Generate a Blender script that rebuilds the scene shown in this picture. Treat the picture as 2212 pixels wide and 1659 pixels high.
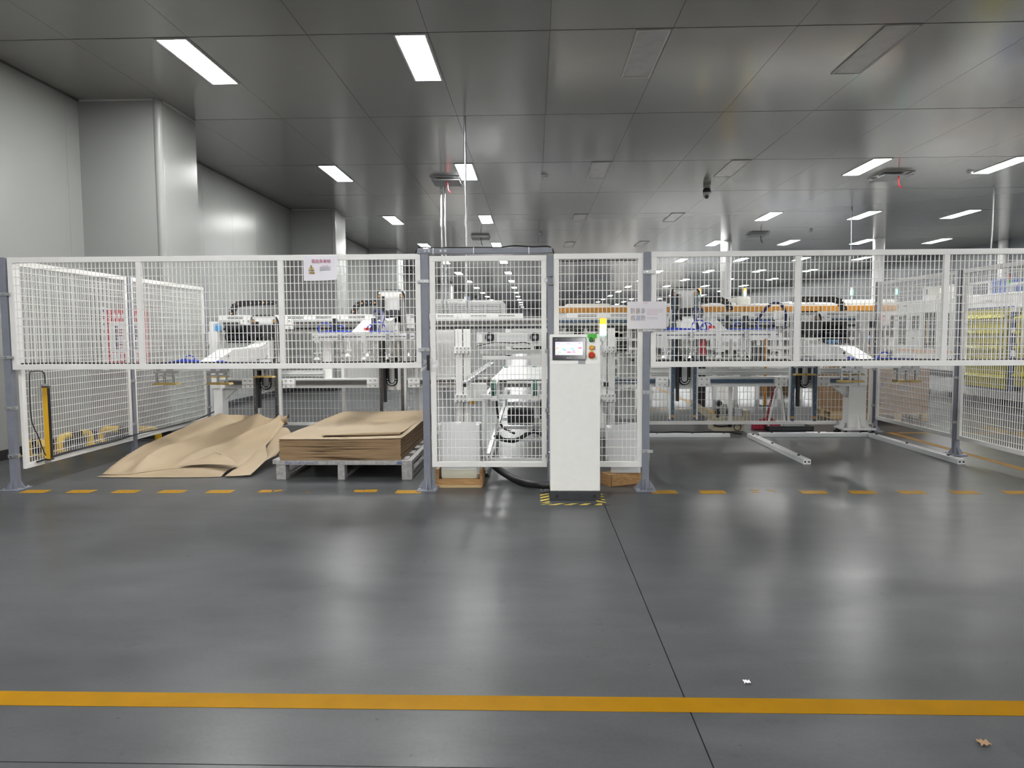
import bpy, bmesh, math, random
from mathutils import Vector, Matrix
random.seed(7)
for o in list(bpy.data.objects): bpy.data.objects.remove(o)
S = bpy.context.scene
COL = S.collection
# ------------------------------------------------------------------ camera, world, exposure
FPX, CX, CY = 1540.0, 1106.0, 829.5
YAW, PITCH, ROLL = (math.radians(a) for a in (1.75, 3.98, 0.33))
CAM = Vector((0, 0, 1.3))
_w = Vector((-math.sin(YAW)*math.cos(PITCH), math.cos(YAW)*math.cos(PITCH), -math.sin(PITCH)))
_r0 = Vector((math.cos(YAW), math.sin(YAW), 0)); _d0 = _w.cross(_r0)
_r = math.cos(ROLL)*_r0 + math.sin(ROLL)*_d0
_d = -math.sin(ROLL)*_r0 + math.cos(ROLL)*_d0
cd = bpy.data.cameras.new('camera'); cam = bpy.data.objects.new('camera', cd); COL.objects.link(cam)
cd.sensor_width = 36.0; cd.sensor_fit = 'HORIZONTAL'; cd.lens = 36.0*FPX/2212.0
cd.clip_start = 0.05; cd.clip_end = 300
mw = Matrix((_r, -_d, -_w)).transposed().to_4x4(); mw.translation = CAM
cam.matrix_world = mw; S.camera = cam
wd = bpy.data.worlds.new('world'); S.world = wd; wd.use_nodes = True
wd.node_tree.nodes['Background'].inputs[0].default_value = (0.5, 0.52, 0.55, 1)
wd.node_tree.nodes['Background'].inputs[1].default_value = 0.02
S.view_settings.view_transform = 'Standard'; S.view_settings.look = 'None'
S.view_settings.gamma = 1.0; S.view_settings.use_curve_mapping = False
S.view_settings.exposure = 0.0
LAMP = 100.0            # radiance of the lit ceiling panels
CEIL = 4.22

def ray(x, y): return _w + _r*((x-CX)/FPX) + _d*((y-CY)/FPX)
def on(ax, v, x, y):
    D = ray(x, y); t = (v-CAM[ax])/D[ax]; return CAM + D*t
def PY(x, y, Y): return on(1, Y, x, y)          # pixel -> point on a plane of given depth
def PX(x, y, X): return on(0, X, x, y)
def PF(x, y, z=0.0): return on(2, z, x, y)      # pixel -> point on floor (or a height)

# ------------------------------------------------------------------ materials
MATS = {}
def mat(name, col, rough=0.5, metal=0.0, emit=0.0, noise=0.0, scale=6.0, bump=0.0, spec=0.5, col2=None, alpha=1.0, coat=0.0, stretch=(1,1,1), rvar=0.0):
    m = bpy.data.materials.new(name); m.use_nodes = True; nt = m.node_tree; b = nt.nodes['Principled BSDF']
    c = (col[0], col[1], col[2], 1)
    b.inputs['Base Color'].default_value = c; b.inputs['Roughness'].default_value = rough
    b.inputs['Metallic'].default_value = metal; b.inputs['Specular IOR Level'].default_value = spec
    b.inputs['Coat Weight'].default_value = coat; b.inputs['Coat Roughness'].default_value = 0.08
    if alpha < 1: b.inputs['Alpha'].default_value = alpha
    if emit:
        b.inputs['Emission Color'].default_value = c; b.inputs['Emission Strength'].default_value = emit
    if noise or bump or rvar:
        tc = nt.nodes.new('ShaderNodeTexCoord'); mp = nt.nodes.new('ShaderNodeMapping'); mp.inputs['Scale'].default_value = stretch
        tn = nt.nodes.new('ShaderNodeTexNoise'); tn.inputs['Scale'].default_value = scale; tn.inputs['Detail'].default_value = 5
        nt.links.new(tc.outputs['Object'], mp.inputs[0]); nt.links.new(mp.outputs[0], tn.inputs['Vector'])
        if noise:
            mx = nt.nodes.new('ShaderNodeMix'); mx.data_type = 'RGBA'
            k2 = col2 or tuple(v*(1-noise) for v in col)
            mx.inputs[6].default_value = c; mx.inputs[7].default_value = (*k2, 1)
            cr = nt.nodes.new('ShaderNodeMapRange'); cr.inputs[1].default_value = 0.25; cr.inputs[2].default_value = 0.75; cr.interpolation_type = 'SMOOTHSTEP'
            nt.links.new(tn.outputs[0], cr.inputs[0]); nt.links.new(cr.outputs[0], mx.inputs[0]); nt.links.new(mx.outputs[2], b.inputs['Base Color'])
        if rvar:
            rr = nt.nodes.new('ShaderNodeMapRange'); rr.inputs[3].default_value = max(0.02, rough-rvar); rr.inputs[4].default_value = rough+rvar
            nt.links.new(tn.outputs[0], rr.inputs[0]); nt.links.new(rr.outputs[0], b.inputs['Roughness'])
        if bump:
            bp = nt.nodes.new('ShaderNodeBump'); bp.inputs['Strength'].default_value = bump; bp.inputs['Distance'].default_value = 0.01
            nt.links.new(tn.outputs[0], bp.inputs['Height']); nt.links.new(bp.outputs[0], b.inputs['Normal'])
    MATS[name] = m; return m
mat('concrete', (0.088, 0.091, 0.096), 0.30, noise=0.2, scale=2.2, stretch=(1, .6, 1), spec=0.135)
mat('joint', (0.03, 0.03, 0.03), 0.8)
mat('ceiling_panel', (0.245, 0.246, 0.235), 0.17, noise=0.04, scale=.6, spec=0.8)
mat('seam', (0.09, 0.09, 0.088), 0.7)
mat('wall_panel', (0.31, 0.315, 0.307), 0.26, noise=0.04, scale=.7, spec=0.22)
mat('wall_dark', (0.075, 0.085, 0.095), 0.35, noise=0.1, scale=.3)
mat('baseboard', (0.025, 0.026, 0.03), 0.4)
mat('kerb', (0.33, 0.34, 0.34), 0.5)
mat('lamp_on', (1, 1, 0.985), 0.5, emit=LAMP)
mat('lamp_off', (0.42, 0.42, 0.42), 0.25, noise=0.15, scale=5)
mat('lamp_film', (0.45, 0.43, 0.41), 0.12, noise=0.25, scale=7, bump=0.6)
mat('lamp_frame', (0.5, 0.5, 0.49), 0.35)
mat('fence_white', (0.80, 0.79, 0.77), 0.38, noise=0.05, scale=9)
mat('post_grey', (0.215, 0.225, 0.27), 0.42, noise=0.12, scale=14)
mat('machine_white', (0.83, 0.83, 0.815), 0.33, noise=0.03, scale=5)
mat('cabinet_white', (0.82, 0.815, 0.785), 0.36, noise=0.03, scale=20, bump=0.02)
mat('cream', (0.74, 0.72, 0.64), 0.4)
mat('beige', (0.47, 0.42, 0.31), 0.5, noise=0.08, scale=14)
mat('alu', (0.80, 0.81, 0.82), 0.36, metal=0.35, noise=0.06, scale=20, stretch=(1,1,6))
mat('steel', (0.60, 0.60, 0.61), 0.25, metal=1.0)
mat('galv', (0.55, 0.56, 0.57), 0.38, metal=0.8, noise=0.25, scale=40)
mat('rail_dark', (0.16, 0.15, 0.145), 0.35, metal=0.7, noise=0.3, scale=40)
mat('rail_blue', (0.07, 0.115, 0.17), 0.35, metal=0.3, noise=0.4, scale=50)
mat('black', (0.012, 0.012, 0.014), 0.45)
mat('black_gloss', (0.012, 0.012, 0.018), 0.15)
mat('charcoal', (0.035, 0.037, 0.042), 0.5, noise=0.2, scale=20)
mat('dark_window', (0.01, 0.011, 0.013), 0.08)
mat('grey_mid', (0.30, 0.31, 0.32), 0.5)
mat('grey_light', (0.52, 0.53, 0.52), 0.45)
mat('kraft', (0.345, 0.262, 0.165), 0.62, noise=0.10, scale=3, bump=0.05)
mat('kraft_edge', (0.36, 0.235, 0.125), 0.7, noise=0.4, scale=5, stretch=(1, 1, 30))
mat('carton', (0.30, 0.185, 0.10), 0.75, noise=0.12, scale=6)
mat('wood', (0.50, 0.30, 0.13), 0.5, noise=0.4, scale=7, stretch=(1, 6, 14), col2=(0.30, 0.15, 0.055))
mat('wood_pale', (0.58, 0.42, 0.22), 0.65, noise=0.3, scale=9, stretch=(1, 6, 12))
mat('pallet_grey', (0.44, 0.43, 0.42), 0.55, noise=0.35, scale=28, bump=0.15, metal=0.2)
mat('tape_yellow', (0.285, 0.14, 0.002), 0.55, noise=0.12, scale=7, spec=0.06)
mat('tape_worn', (0.36, 0.19, 0.01), 0.5, noise=0.2, scale=22, spec=0.12)
mat('tape_black', (0.03, 0.03, 0.03), 0.5)
mat('tape_lemon', (0.70, 0.56, 0.10), 0.5)
mat('guard_yellow', (0.78, 0.50, 0.03), 0.3, noise=0.08, scale=9)
mat('sensor_yellow', (0.70, 0.40, 0.02), 0.35)
mat('blue_hose', (0.035, 0.075, 0.55), 0.3)
mat('navy', (0.025, 0.03, 0.10), 0.4)
mat('green_wheel', (0.012, 0.115, 0.075), 0.35)
mat('green_tag', (0.06, 0.55, 0.03), 0.5)
mat('green_button', (0.01, 0.18, 0.04), 0.3)
mat('red', (0.52, 0.02, 0.03), 0.35)
mat('red_dark', (0.28, 0.02, 0.03), 0.4)
mat('red_bristle', (0.75, 0.05, 0.11), 0.6, noise=0.4, scale=60, stretch=(1, 1, .1))
mat('orange', (0.62, 0.27, 0.03), 0.35)
mat('orange_pale', (0.80, 0.40, 0.16), 0.5)
mat('amber_knob', (0.68, 0.36, 0.02), 0.35)
mat('yellow_bin', (0.47, 0.42, 0.012), 0.4, noise=0.08, scale=8)
mat('yellow_back', (0.34, 0.31, 0.02), 0.5)
mat('bin_blue', (0.12, 0.20, 0.50), 0.4)
mat('panel_blue', (0.05, 0.09, 0.22), 0.4)
mat('sky_blue', (0.08, 0.33, 0.65), 0.4)
mat('paper', (0.76, 0.74, 0.79), 0.5, noise=0.03, scale=4)
mat('ink_red', (0.42, 0.05, 0.14), 0.6)
mat('ink_pink', (0.62, 0.33, 0.40), 0.6)
mat('ink_black', (0.05, 0.05, 0.06), 0.6)
mat('ink_grey', (0.40, 0.39, 0.42), 0.6)
mat('ink_blue', (0.03, 0.06, 0.22), 0.6, noise=.5, scale=90, col2=(.25, .27, .36))
mat('sign_yellow', (0.66, 0.47, 0.14), 0.6)
mat('photo_grey', (0.24, 0.20, 0.21), 0.5, noise=0.8, scale=60, col2=(0.6, 0.58, 0.6))
mat('photo_tan', (0.5, 0.42, 0.38), 0.5, noise=0.5, scale=60)
mat('photo_blue', (0.18, 0.27, 0.45), 0.5, noise=0.8, scale=50, col2=(0.55, 0.55, 0.62))
mat('plastic_white', (0.80, 0.81, 0.81), 0.3, spec=0.5)
mat('plastic_cream', (0.72, 0.70, 0.56), 0.15)
mat('bag_film', (0.92, 0.88, 0.9), 0.1, alpha=0.4)
mat('film', (0.9, 0.88, 0.9), 0.08, alpha=0.12)
mat('screen', (0.80, 0.70, 0.92), 0.3, emit=0.62)
mat('s_orange', (1.0, 0.40, 0.12), 0.3, emit=0.45)
mat('s_green', (0.25, 0.65, 0.12), 0.3, emit=0.45)
mat('s_red', (0.8, 0.03, 0.12), 0.3, emit=0.45)
mat('s_pink', (0.9, 0.25, 0.32), 0.3, emit=0.45)
mat('s_yellow', (0.95, 0.8, 0.15), 0.3, emit=0.45)
mat('s_cyan', (0.25, 0.8, 0.95), 0.3, emit=0.45)
mat('s_slate', (0.12, 0.11, 0.25), 0.3, emit=0.45)
mat('tower_red', (1.0, 0.25, 0.02), 0.3, emit=3.0)
mat('tower_amber', (1.0, 0.78, 0.12), 0.3, emit=7.0)
mat('tower_green', (0.25, 1.0, 0.72), 0.3, emit=3.5)
mat('glow_pink', (1.0, 0.12, 0.16), 0.3, emit=1.0)
mat('skin', (0.36, 0.20, 0.14), 0.5)
mat('jacket', (0.55, 0.45, 0.36), 0.7)
mat('trouser', (0.04, 0.045, 0.07), 0.7)
mat('vest', (0.72, 0.55, 0.02), 0.6)
mat('cap_blue', (0.10, 0.25, 0.46), 0.7)
mat('hair', (0.01, 0.009, 0.009), 0.6)

# polished concrete: broad clouding, finer mottling, small dark pits and a light grain, all fixed to the floor
def concrete_detail():
    nt = MATS['concrete'].node_tree; N = nt.nodes; L = nt.links; b = N['Principled BSDF']
    tc = N.new('ShaderNodeTexCoord'); prev = None
    def noise(scale, det, lo, hi, a, c, sx=1, sy=1):
        mp = N.new('ShaderNodeMapping'); mp.inputs['Scale'].default_value = (sx, sy, 1); L.new(tc.outputs['Object'], mp.inputs[0])
        n = N.new('ShaderNodeTexNoise'); n.inputs['Scale'].default_value = scale; n.inputs['Detail'].default_value = det; L.new(mp.outputs[0], n.inputs['Vector'])
        r = N.new('ShaderNodeMapRange'); r.inputs[1].default_value = lo; r.inputs[2].default_value = hi; r.inputs[3].default_value = a; r.inputs[4].default_value = c; L.new(n.outputs[0], r.inputs[0]); return r
    rs = [noise(.55, 2, .2, .8, .70, 1.30), noise(2.4, 6, .25, .75, .74, 1.22, .8, 1.7), noise(60, 3, .3, .7, .94, 1.05), noise(9, 4, .66, .80, 1.0, .72)]
    vo = N.new('ShaderNodeTexVoronoi'); vo.inputs['Scale'].default_value = 5.5; L.new(tc.outputs['Object'], vo.inputs['Vector'])
    r = N.new('ShaderNodeMapRange'); r.inputs[1].default_value = .02; r.inputs[2].default_value = .05; r.inputs[3].default_value = .6; r.inputs[4].default_value = 1.0; L.new(vo.outputs['Distance'], r.inputs[0]); rs.append(r)
    for q in rs:
        if prev is None: prev = q.outputs[0]; continue
        m = N.new('ShaderNodeMath'); m.operation = 'MULTIPLY'; L.new(prev, m.inputs[0]); L.new(q.outputs[0], m.inputs[1]); prev = m.outputs[0]
    mx = N.new('ShaderNodeMix'); mx.data_type = 'RGBA'; mx.blend_type = 'MULTIPLY'; mx.inputs[0].default_value = 1.0
    mx.inputs[6].default_value = (0.070, 0.0725, 0.0765, 1); L.new(prev, mx.inputs[7]); L.new(mx.outputs[2], b.inputs['Base Color'])
    bp = N.new('ShaderNodeBump'); bp.inputs['Strength'].default_value = .05; bp.inputs['Distance'].default_value = .004; L.new(rs[1].outputs[0], bp.inputs['Height']); L.new(bp.outputs[0], b.inputs['Normal'])
concrete_detail()
# ------------------------------------------------------------------ mesh builder
def wloc(o):
    v = Vector((0, 0, 0))
    while o is not None: v += o.location; o = o.parent
    return v
class MB:
    def __init__(s): s.V = []; s.F = []
    def add(s, vs, fs):
        n = len(s.V); s.V += [Vector(v) for v in vs]; s.F += [tuple(i+n for i in f) for f in fs]; return s
    def box(s, x0, x1, y0, y1, z0, z1):
        if x0 > x1: x0, x1 = x1, x0
        if y0 > y1: y0, y1 = y1, y0
        if z0 > z1: z0, z1 = z1, z0
        return s.add([(x0,y0,z0),(x1,y0,z0),(x1,y1,z0),(x0,y1,z0),(x0,y0,z1),(x1,y0,z1),(x1,y1,z1),(x0,y1,z1)],
                     [(0,3,2,1),(4,5,6,7),(0,1,5,4),(1,2,6,5),(2,3,7,6),(3,0,4,7)])
    def cbox(s, c, d): return s.box(c[0]-d[0]/2, c[0]+d[0]/2, c[1]-d[1]/2, c[1]+d[1]/2, c[2]-d[2]/2, c[2]+d[2]/2)
    def pbox(s, x0, y0, x1, y1, Y, dep):        # box whose front face covers a pixel rectangle at depth Y
        m = (y0+y1)/2; c = (x0+x1)/2
        return s.box(PY(x0, m, Y).x, PY(x1, m, Y).x, Y, Y+dep, PY(c, y1, Y).z, PY(c, y0, Y).z)
    def bar(s, p0, p1, w, h, up=(0, 0, 1)):
        p0 = Vector(p0); p1 = Vector(p1); a = (p1-p0).normalized(); up = Vector(up)
        if abs(a.dot(up)) > 0.98: up = Vector((0, 1, 0))
        u = a.cross(up).normalized(); v = u.cross(a).normalized(); u *= w/2; v *= h/2
        vs = [p0-u-v, p0+u-v, p0+u+v, p0-u+v, p1-u-v, p1+u-v, p1+u+v, p1-u+v]
        return s.add(vs, [(0,3,2,1),(4,5,6,7),(0,1,5,4),(1,2,6,5),(2,3,7,6),(3,0,4,7)])
    def cyl(s, p0, p1, r, n=12, r2=None, caps=True):
        p0 = Vector(p0); p1 = Vector(p1); a = (p1-p0).normalized(); r2 = r if r2 is None else r2
        t = Vector((0, 0, 1)) if abs(a.z) < 0.9 else Vector((1, 0, 0))
        u = a.cross(t).normalized(); v = a.cross(u)
        vs = []; fs = []
        for i in range(n):
            c = math.cos(2*math.pi*i/n); q = math.sin(2*math.pi*i/n)
            vs.append(p0+(u*c+v*q)*r); vs.append(p1+(u*c+v*q)*r2)
        for i in range(n):
            j = (i+1) % n; fs.append((2*i, 2*j, 2*j+1, 2*i+1))
        if caps: fs.append(tuple(2*i for i in range(n))[::-1]); fs.append(tuple(2*i+1 for i in range(n)))
        return s.add(vs, fs)
    def tube(s, pts, r, n=8):
        pts = [Vector(p) for p in pts]; m = len(pts); vs = []; fs = []; prev = None
        for k in range(m):
            a = (pts[min(k+1, m-1)]-pts[max(k-1, 0)]).normalized()
            if prev is None:
                t = Vector((0, 0, 1)) if abs(a.z) < 0.9 else Vector((1, 0, 0)); u = a.cross(t).normalized()
            else:
                u = (prev-a*prev.dot(a)).normalized()
            prev = u; v = a.cross(u)
            for i in range(n):
                vs.append(pts[k]+(u*math.cos(2*math.pi*i/n)+v*math.sin(2*math.pi*i/n))*r)
        for k in range(m-1):
            for i in range(n):
                j = (i+1) % n; fs.append((k*n+i, k*n+j, (k+1)*n+j, (k+1)*n+i))
        fs.append(tuple(range(n))[::-1]); fs.append(tuple((m-1)*n+i for i in range(n)))
        return s.add(vs, fs)
    def prism(s, poly, vec):                    # planar polygon swept along vec
        poly = [Vector(p) for p in poly]; vec = Vector(vec); n = len(poly)
        vs = poly+[p+vec for p in poly]
        fs = [tuple(range(n))[::-1], tuple(range(n, 2*n))]
        for i in range(n):
            j = (i+1) % n; fs.append((i, j, n+j, n+i))
        return s.add(vs, fs)
    def grid(s, rows):
        m = len(rows); n = len(rows[0]); vs = [p for r in rows for p in r]
        return s.add(vs, [(i*n+j, i*n+j+1, (i+1)*n+j+1, (i+1)*n+j) for i in range(m-1) for j in range(n-1)])
    def lathe(s, c, prof, n=16, axis='z'):
        c = Vector(c); vs = []; fs = []; m = len(prof)
        for i in range(n):
            a = 2*math.pi*i/n
            for r, h in prof:
                if axis == 'z': vs.append(c+Vector((r*math.cos(a), r*math.sin(a), h)))
                elif axis == 'y': vs.append(c+Vector((r*math.cos(a), h, r*math.sin(a))))
                else: vs.append(c+Vector((h, r*math.cos(a), r*math.sin(a))))
        for i in range(n):
            j = (i+1) % n
            for k in range(m-1): fs.append((i*m+k, j*m+k, j*m+k+1, i*m+k+1))
        return s.add(vs, fs)
    def mesh(s, name, off=Vector((0, 0, 0)), bevel=0.0, smooth=False, solid=0.0):
        me = bpy.data.meshes.new(name); me.from_pydata([tuple(v-off) for v in s.V], [], s.F)
        bm = bmesh.new(); bm.from_mesh(me); bmesh.ops.recalc_face_normals(bm, faces=bm.faces)
        if solid:
            bmesh.ops.solidify(bm, geom=bm.faces[:], thickness=solid)
        if bevel: bmesh.ops.bevel(bm, geom=[e for e in bm.edges if len(e.link_faces) == 2 and e.calc_face_angle(0) > 0.6], offset=bevel, segments=2, profile=0.6, affect='EDGES', clamp_overlap=True)
        if smooth:
            for f in bm.faces: f.smooth = True
            for e in bm.edges:
                if len(e.link_faces) == 2 and e.calc_face_angle(0) > 0.7: e.smooth = False
        bm.to_mesh(me); bm.free(); return me
    def build(s, name, m, parent=None, bevel=0.0, smooth=False, kind=None, label=None, solid=0.0):
        off = wloc(parent) if parent else Vector((0, 0, 0))
        if parent is None:                      # origin at the base of the thing
            xs = [v.x for v in s.V]; ys = [v.y for v in s.V]; zs = [v.z for v in s.V]
            off = Vector(((min(xs)+max(xs))/2, (min(ys)+max(ys))/2, min(zs)))
        me = s.mesh(name, off, bevel, smooth, solid); me.materials.append(MATS[m])
        o = bpy.data.objects.new(name, me); COL.objects.link(o)
        if parent: o.parent = parent
        else: o.location = off
        if kind: o['kind'] = kind
        if label: o['label'] = label
        return o
def tag(o, label, cat, group=None):
    o['label'] = label; o['category'] = cat
    if group: o['group'] = group
    return o
def thing(name, label, cat, loc=(0, 0, 0), group=None):
    o = bpy.data.objects.new(name, None); COL.objects.link(o); o.location = loc; o.empty_display_size = 0.1
    return tag(o, label, cat, group)
def inst(me, name, loc, parent=None, m=None):
    o = bpy.data.objects.new(name, me); COL.objects.link(o)
    if parent: o.parent = parent; o.location = Vector(loc)-wloc(parent)
    else: o.location = loc
    return o
def part(name, m, parent, fn, **k):
    b = MB(); fn(b); return b.build(name, m, parent, **k)
def arc(c, r, a0, a1, n, ax='xz'):
    out = []
    for i in range(n+1):
        a = math.radians(a0+(a1-a0)*i/n); p = Vector(c)
        if ax == 'xz': p += Vector((r*math.cos(a), 0, r*math.sin(a)))
        elif ax == 'yz': p += Vector((0, r*math.cos(a), r*math.sin(a)))
        else: p += Vector((r*math.cos(a), r*math.sin(a), 0))
        out.append(p)
    return out
def spline(pts, n=6):
    pts = [Vector(p) for p in pts]; out = []
    for i in range(len(pts)-1):
        p0 = pts[max(i-1, 0)]; p1 = pts[i]; p2 = pts[i+1]; p3 = pts[min(i+2, len(pts)-1)]
        for k in range(n):
            t = k/n
            out.append(0.5*((2*p1)+(p2-p0)*t+(2*p0-5*p1+4*p2-p3)*t*t+(3*p1-p0-3*p2+p3)*t**3))
    out.append(pts[-1]); return out
def text(s, size, m, parent, loc, rot, name='lettering', sx=1.0, extr=0.0004, bold=0.0):
    cu = bpy.data.curves.new(name, 'FONT'); cu.body = s; cu.size = size; cu.align_x = 'LEFT'; cu.extrude = extr; cu.offset = bold*size
    t = bpy.data.objects.new(name, cu); COL.objects.link(t)
    bpy.context.view_layer.update()
    me = bpy.data.meshes.new_from_object(t.evaluated_get(bpy.context.evaluated_depsgraph_get()))
    bpy.data.objects.remove(t); me.name = name; me.materials.clear(); me.materials.append(MATS[m])
    o = bpy.data.objects.new(name, me); COL.objects.link(o); o.parent = parent; o.location = Vector(loc)-wloc(parent); o.rotation_euler = rot; o.scale = (sx, 1, 1)
    return o
FRONT = (math.pi/2, 0, 0)     # text facing -Y

# ================================================================== STRUCTURE
def struct(o): o['kind'] = 'structure'; return o
XW, YF, YB, XR = -5.62, 80.0, -9.0, 15.2
JX, JY = 0.535, 2.055
# floor: slabs with recessed joints over a dark bed
fl = struct(MB().box(XW-0.3, XR+0.3, YB-0.3, YF+0.3, -0.2, -0.012).build('floor', 'joint'))
xs = [XW-0.2] + [JX+6*k for k in range(-1, 7) if XW < JX+6*k < XR] + [XR+0.2]
ys = [YB-0.2] + [JY+8*k for k in range(-1, 10) if YB < JY+8*k < YF] + [YF+0.2]
for i in range(len(xs)-1):
    for j in range(len(ys)-1):
        MB().box(xs[i]+.0025, xs[i+1]-.0025, ys[j]+.0025, ys[j+1]-.0025, -0.012, 0).build('floor_slab', 'concrete', fl)
# ceiling
ce = struct(MB().box(XW-0.3, XR+0.3, YB-0.3, YF+0.3, CEIL+0.02, CEIL+0.2).build('ceiling', 'seam'))
PW, PL = 1.1805, 2.642
X0L, Y0L, DX, DY = -3.554, 7.13, 2.361, 5.283
SX, SY = X0L+0.15+0.03, Y0L-0.035      # a seam runs along the right side of every light and just before it
cells = []
i0 = math.floor((XW-SX)/PW); i1 = math.ceil((XR-SX)/PW); j0 = math.floor((YB-SY)/PL); j1 = math.ceil((YF-SY)/PL)
for i in range(i0, i1):
    for j in range(j0, j1):
        cells.append((SX+i*PW, SY+j*PL))
def inview(x, y):
    p = Vector((x+PW/2, y+PL/2, CEIL))-CAM; z = p.dot(_w)
    if z < 1: return 1e9
    u = abs(p.dot(_r)/z)*FPX; v = p.dot(_d)/z*FPX
    return (p.length if u < 1250 and v > -1000 else 1e8+p.length)
cells.sort(key=lambda c: inview(*c))
pm = MB().box(0.002, PW-0.002, 0.009, PL-0.009, 0, 0.02).mesh('ceiling_panel'); pm.materials.append(MATS['ceiling_panel'])
for c in cells[:280]: inst(pm, 'ceiling_panel', (c[0], c[1], CEIL), ce)
rest = MB()
for x, y in cells[280:]: rest.box(max(x, XW-.2)+.002, x+PW-.002, y+.009, y+PL-.009, CEIL, CEIL+.02)
rest.build('panel_field', 'ceiling_panel', ce, kind='stuff')
# walls
wl = struct(MB().box(XW-0.25, XW-0.03, YB-0.3, YF+0.3, 0, CEIL).build('wall_left', 'seam'))
wm = MB().box(-0.03, 0, 0.0015, PW-0.0015, 0, CEIL).mesh('wall_panel'); wm.materials.append(MATS['wall_panel'])
yy = YB-0.1
while yy < YF:
    inst(wm, 'wall_panel', (XW, yy, 0), wl); yy += PW
CY0, CSP = 8.86, 7.75
for k in range(-1, 9):           # boxed-out columns with a rounded corner cover
    y0 = CY0+CSP*k; y1 = y0+0.95; x1 = -4.60; r = 0.06
    pl = MB().prism([(XW, y0, 0), (x1-r, y0, 0)] + [(x1-r+r*math.sin(a), y0+r-r*math.cos(a), 0) for a in (0.4, 0.8, 1.2)] + [(x1, y0+r, 0), (x1, y1, 0), (XW, y1, 0)], (0, 0, CEIL)).build('column_casing', 'wall_panel', wl)
    MB().cyl((x1-.045, y0+.045, 0.1), (x1-.045, y0+.045, CEIL), 0.058, 16).build('corner_cover', 'wall_panel', pl, smooth=True)
    MB().box(XW, x1-.06, y0-.004, y0, CEIL-.02, CEIL).box(x1, x1+.004, y0+.06, y1, CEIL-.02, CEIL).build('cornice_strip', 'lamp_frame', pl)
    MB().box(XW, x1+.012, y0-.012, y1+.012, 0, 0.10).build('skirting', 'baseboard', pl)
bb = struct(MB().box(XW, XW+.015, YB, YF, 0.0, .11).build('baseboard_left', 'baseboard'))
struct(MB().box(XW, XW+.02, YB, YF, CEIL-.02, CEIL).build('trim_1', 'seam'))
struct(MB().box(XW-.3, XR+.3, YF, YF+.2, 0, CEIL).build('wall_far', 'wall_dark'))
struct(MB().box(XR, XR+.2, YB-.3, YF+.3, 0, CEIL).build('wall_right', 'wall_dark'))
struct(MB().box(XW-.3, XR+.3, YB-.2, YB, 0, CEIL).build('wall_back', 'wall_panel'))

# ------------------------------------------------------------------ ceiling lights
LW, LL = 0.285, 1.235
ORD = ('first', 'second', 'third', 'fourth', 'fifth', 'sixth', 'seventh', 'eighth')
fr = MB()
fr.box(-LW/2-.02, -LW/2, -.02, LL+.02, -.012, 0).box(LW/2, LW/2+.02, -.02, LL+.02, -.012, 0).box(-LW/2, LW/2, -.02, 0, -.012, 0).box(-LW/2, LW/2, LL, LL+.02, -.012, 0)
frame_me = fr.mesh('frame'); frame_me.materials.append(MATS['lamp_frame'])
dif = {}
for k in ('lamp_on', 'lamp_off', 'lamp_film'):
    me = MB().box(-LW/2, LW/2, 0, LL, -.008, -.001).mesh('diffuser'); me.materials.append(MATS[k]); dif[k] = me
for row in range(-3, 14):
    for c in range(0, 8):
        x = X0L+c*DX; y = Y0L+row*DY
        if x > XR-1 or y > YF-2: continue
        p = Vector((x, y+.6, CEIL))-CAM; z = p.dot(_w)
        if y > 3 and abs(p.dot(_r)/z)*FPX > 1230: continue          # nothing of it shows in the photograph
        off = c in (2, 3) and row >= -1
        if off: k = 'lamp_off' if row < 1 else 'lamp_film'
        else: k = 'lamp_on'
        if off:
            lab, grp = ('unlit plain grey ceiling light panel, %s line out from the column-cased wall' % ORD[c], 'unlit ceiling panels %d' % (c+1)) if row < 1 else ('unlit film-covered ceiling light panel, %s line out from the column-cased wall' % ORD[c], 'film-covered panels %d' % (c+1))
        else: lab, grp = 'glowing white ceiling light panel, %s line out from the column-cased wall' % ORD[c], 'lit panels line %d' % (c+1)
        t = thing('ceiling_light', lab, 'light', (x, y, CEIL), grp)
        inst(frame_me, 'frame', (x, y, CEIL), t); inst(dif[k], 'diffuser', (x, y, CEIL), t)
# ================================================================== SAFETY FENCE
FY = 5.90
def wires(b, a, c, z0, z1, pu, pv, r=.0026):
    """square-section welded wires between plan points a and c, heights z0..z1"""
    a = Vector((*a, 0)); c = Vector((*c, 0)); L = (c-a).length; u = (c-a)/L; n = Vector((-u.y, u.x, 0))
    k = max(1, round(L/pu))
    for i in range(1, k):
        p = a+u*(L*i/k); q = n*r; t = u*r
        vs = [p-q-t, p-q+t, p+q+t, p+q-t]
        b.add([(v.x, v.y, z0) for v in vs]+[(v.x, v.y, z1) for v in vs], [(0,1,5,4),(1,2,6,5),(2,3,7,6),(3,0,4,7)])
    k = max(1, round((z1-z0)/pv))
    for i in range(1, k):
        z = z0+(z1-z0)*i/k; q = n*(r*2); b.add([a-q*0+Vector((0,0,z-r)), a-q+Vector((0,0,z-r)), a-q+Vector((0,0,z+r)), a+Vector((0,0,z+r)),
              c+Vector((0,0,z-r)), c-q+Vector((0,0,z-r)), c-q+Vector((0,0,z+r)), c+Vector((0,0,z+r))], [(0,1,5,4),(1,2,6,5),(2,3,7,6),(3,0,4,7)])
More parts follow.
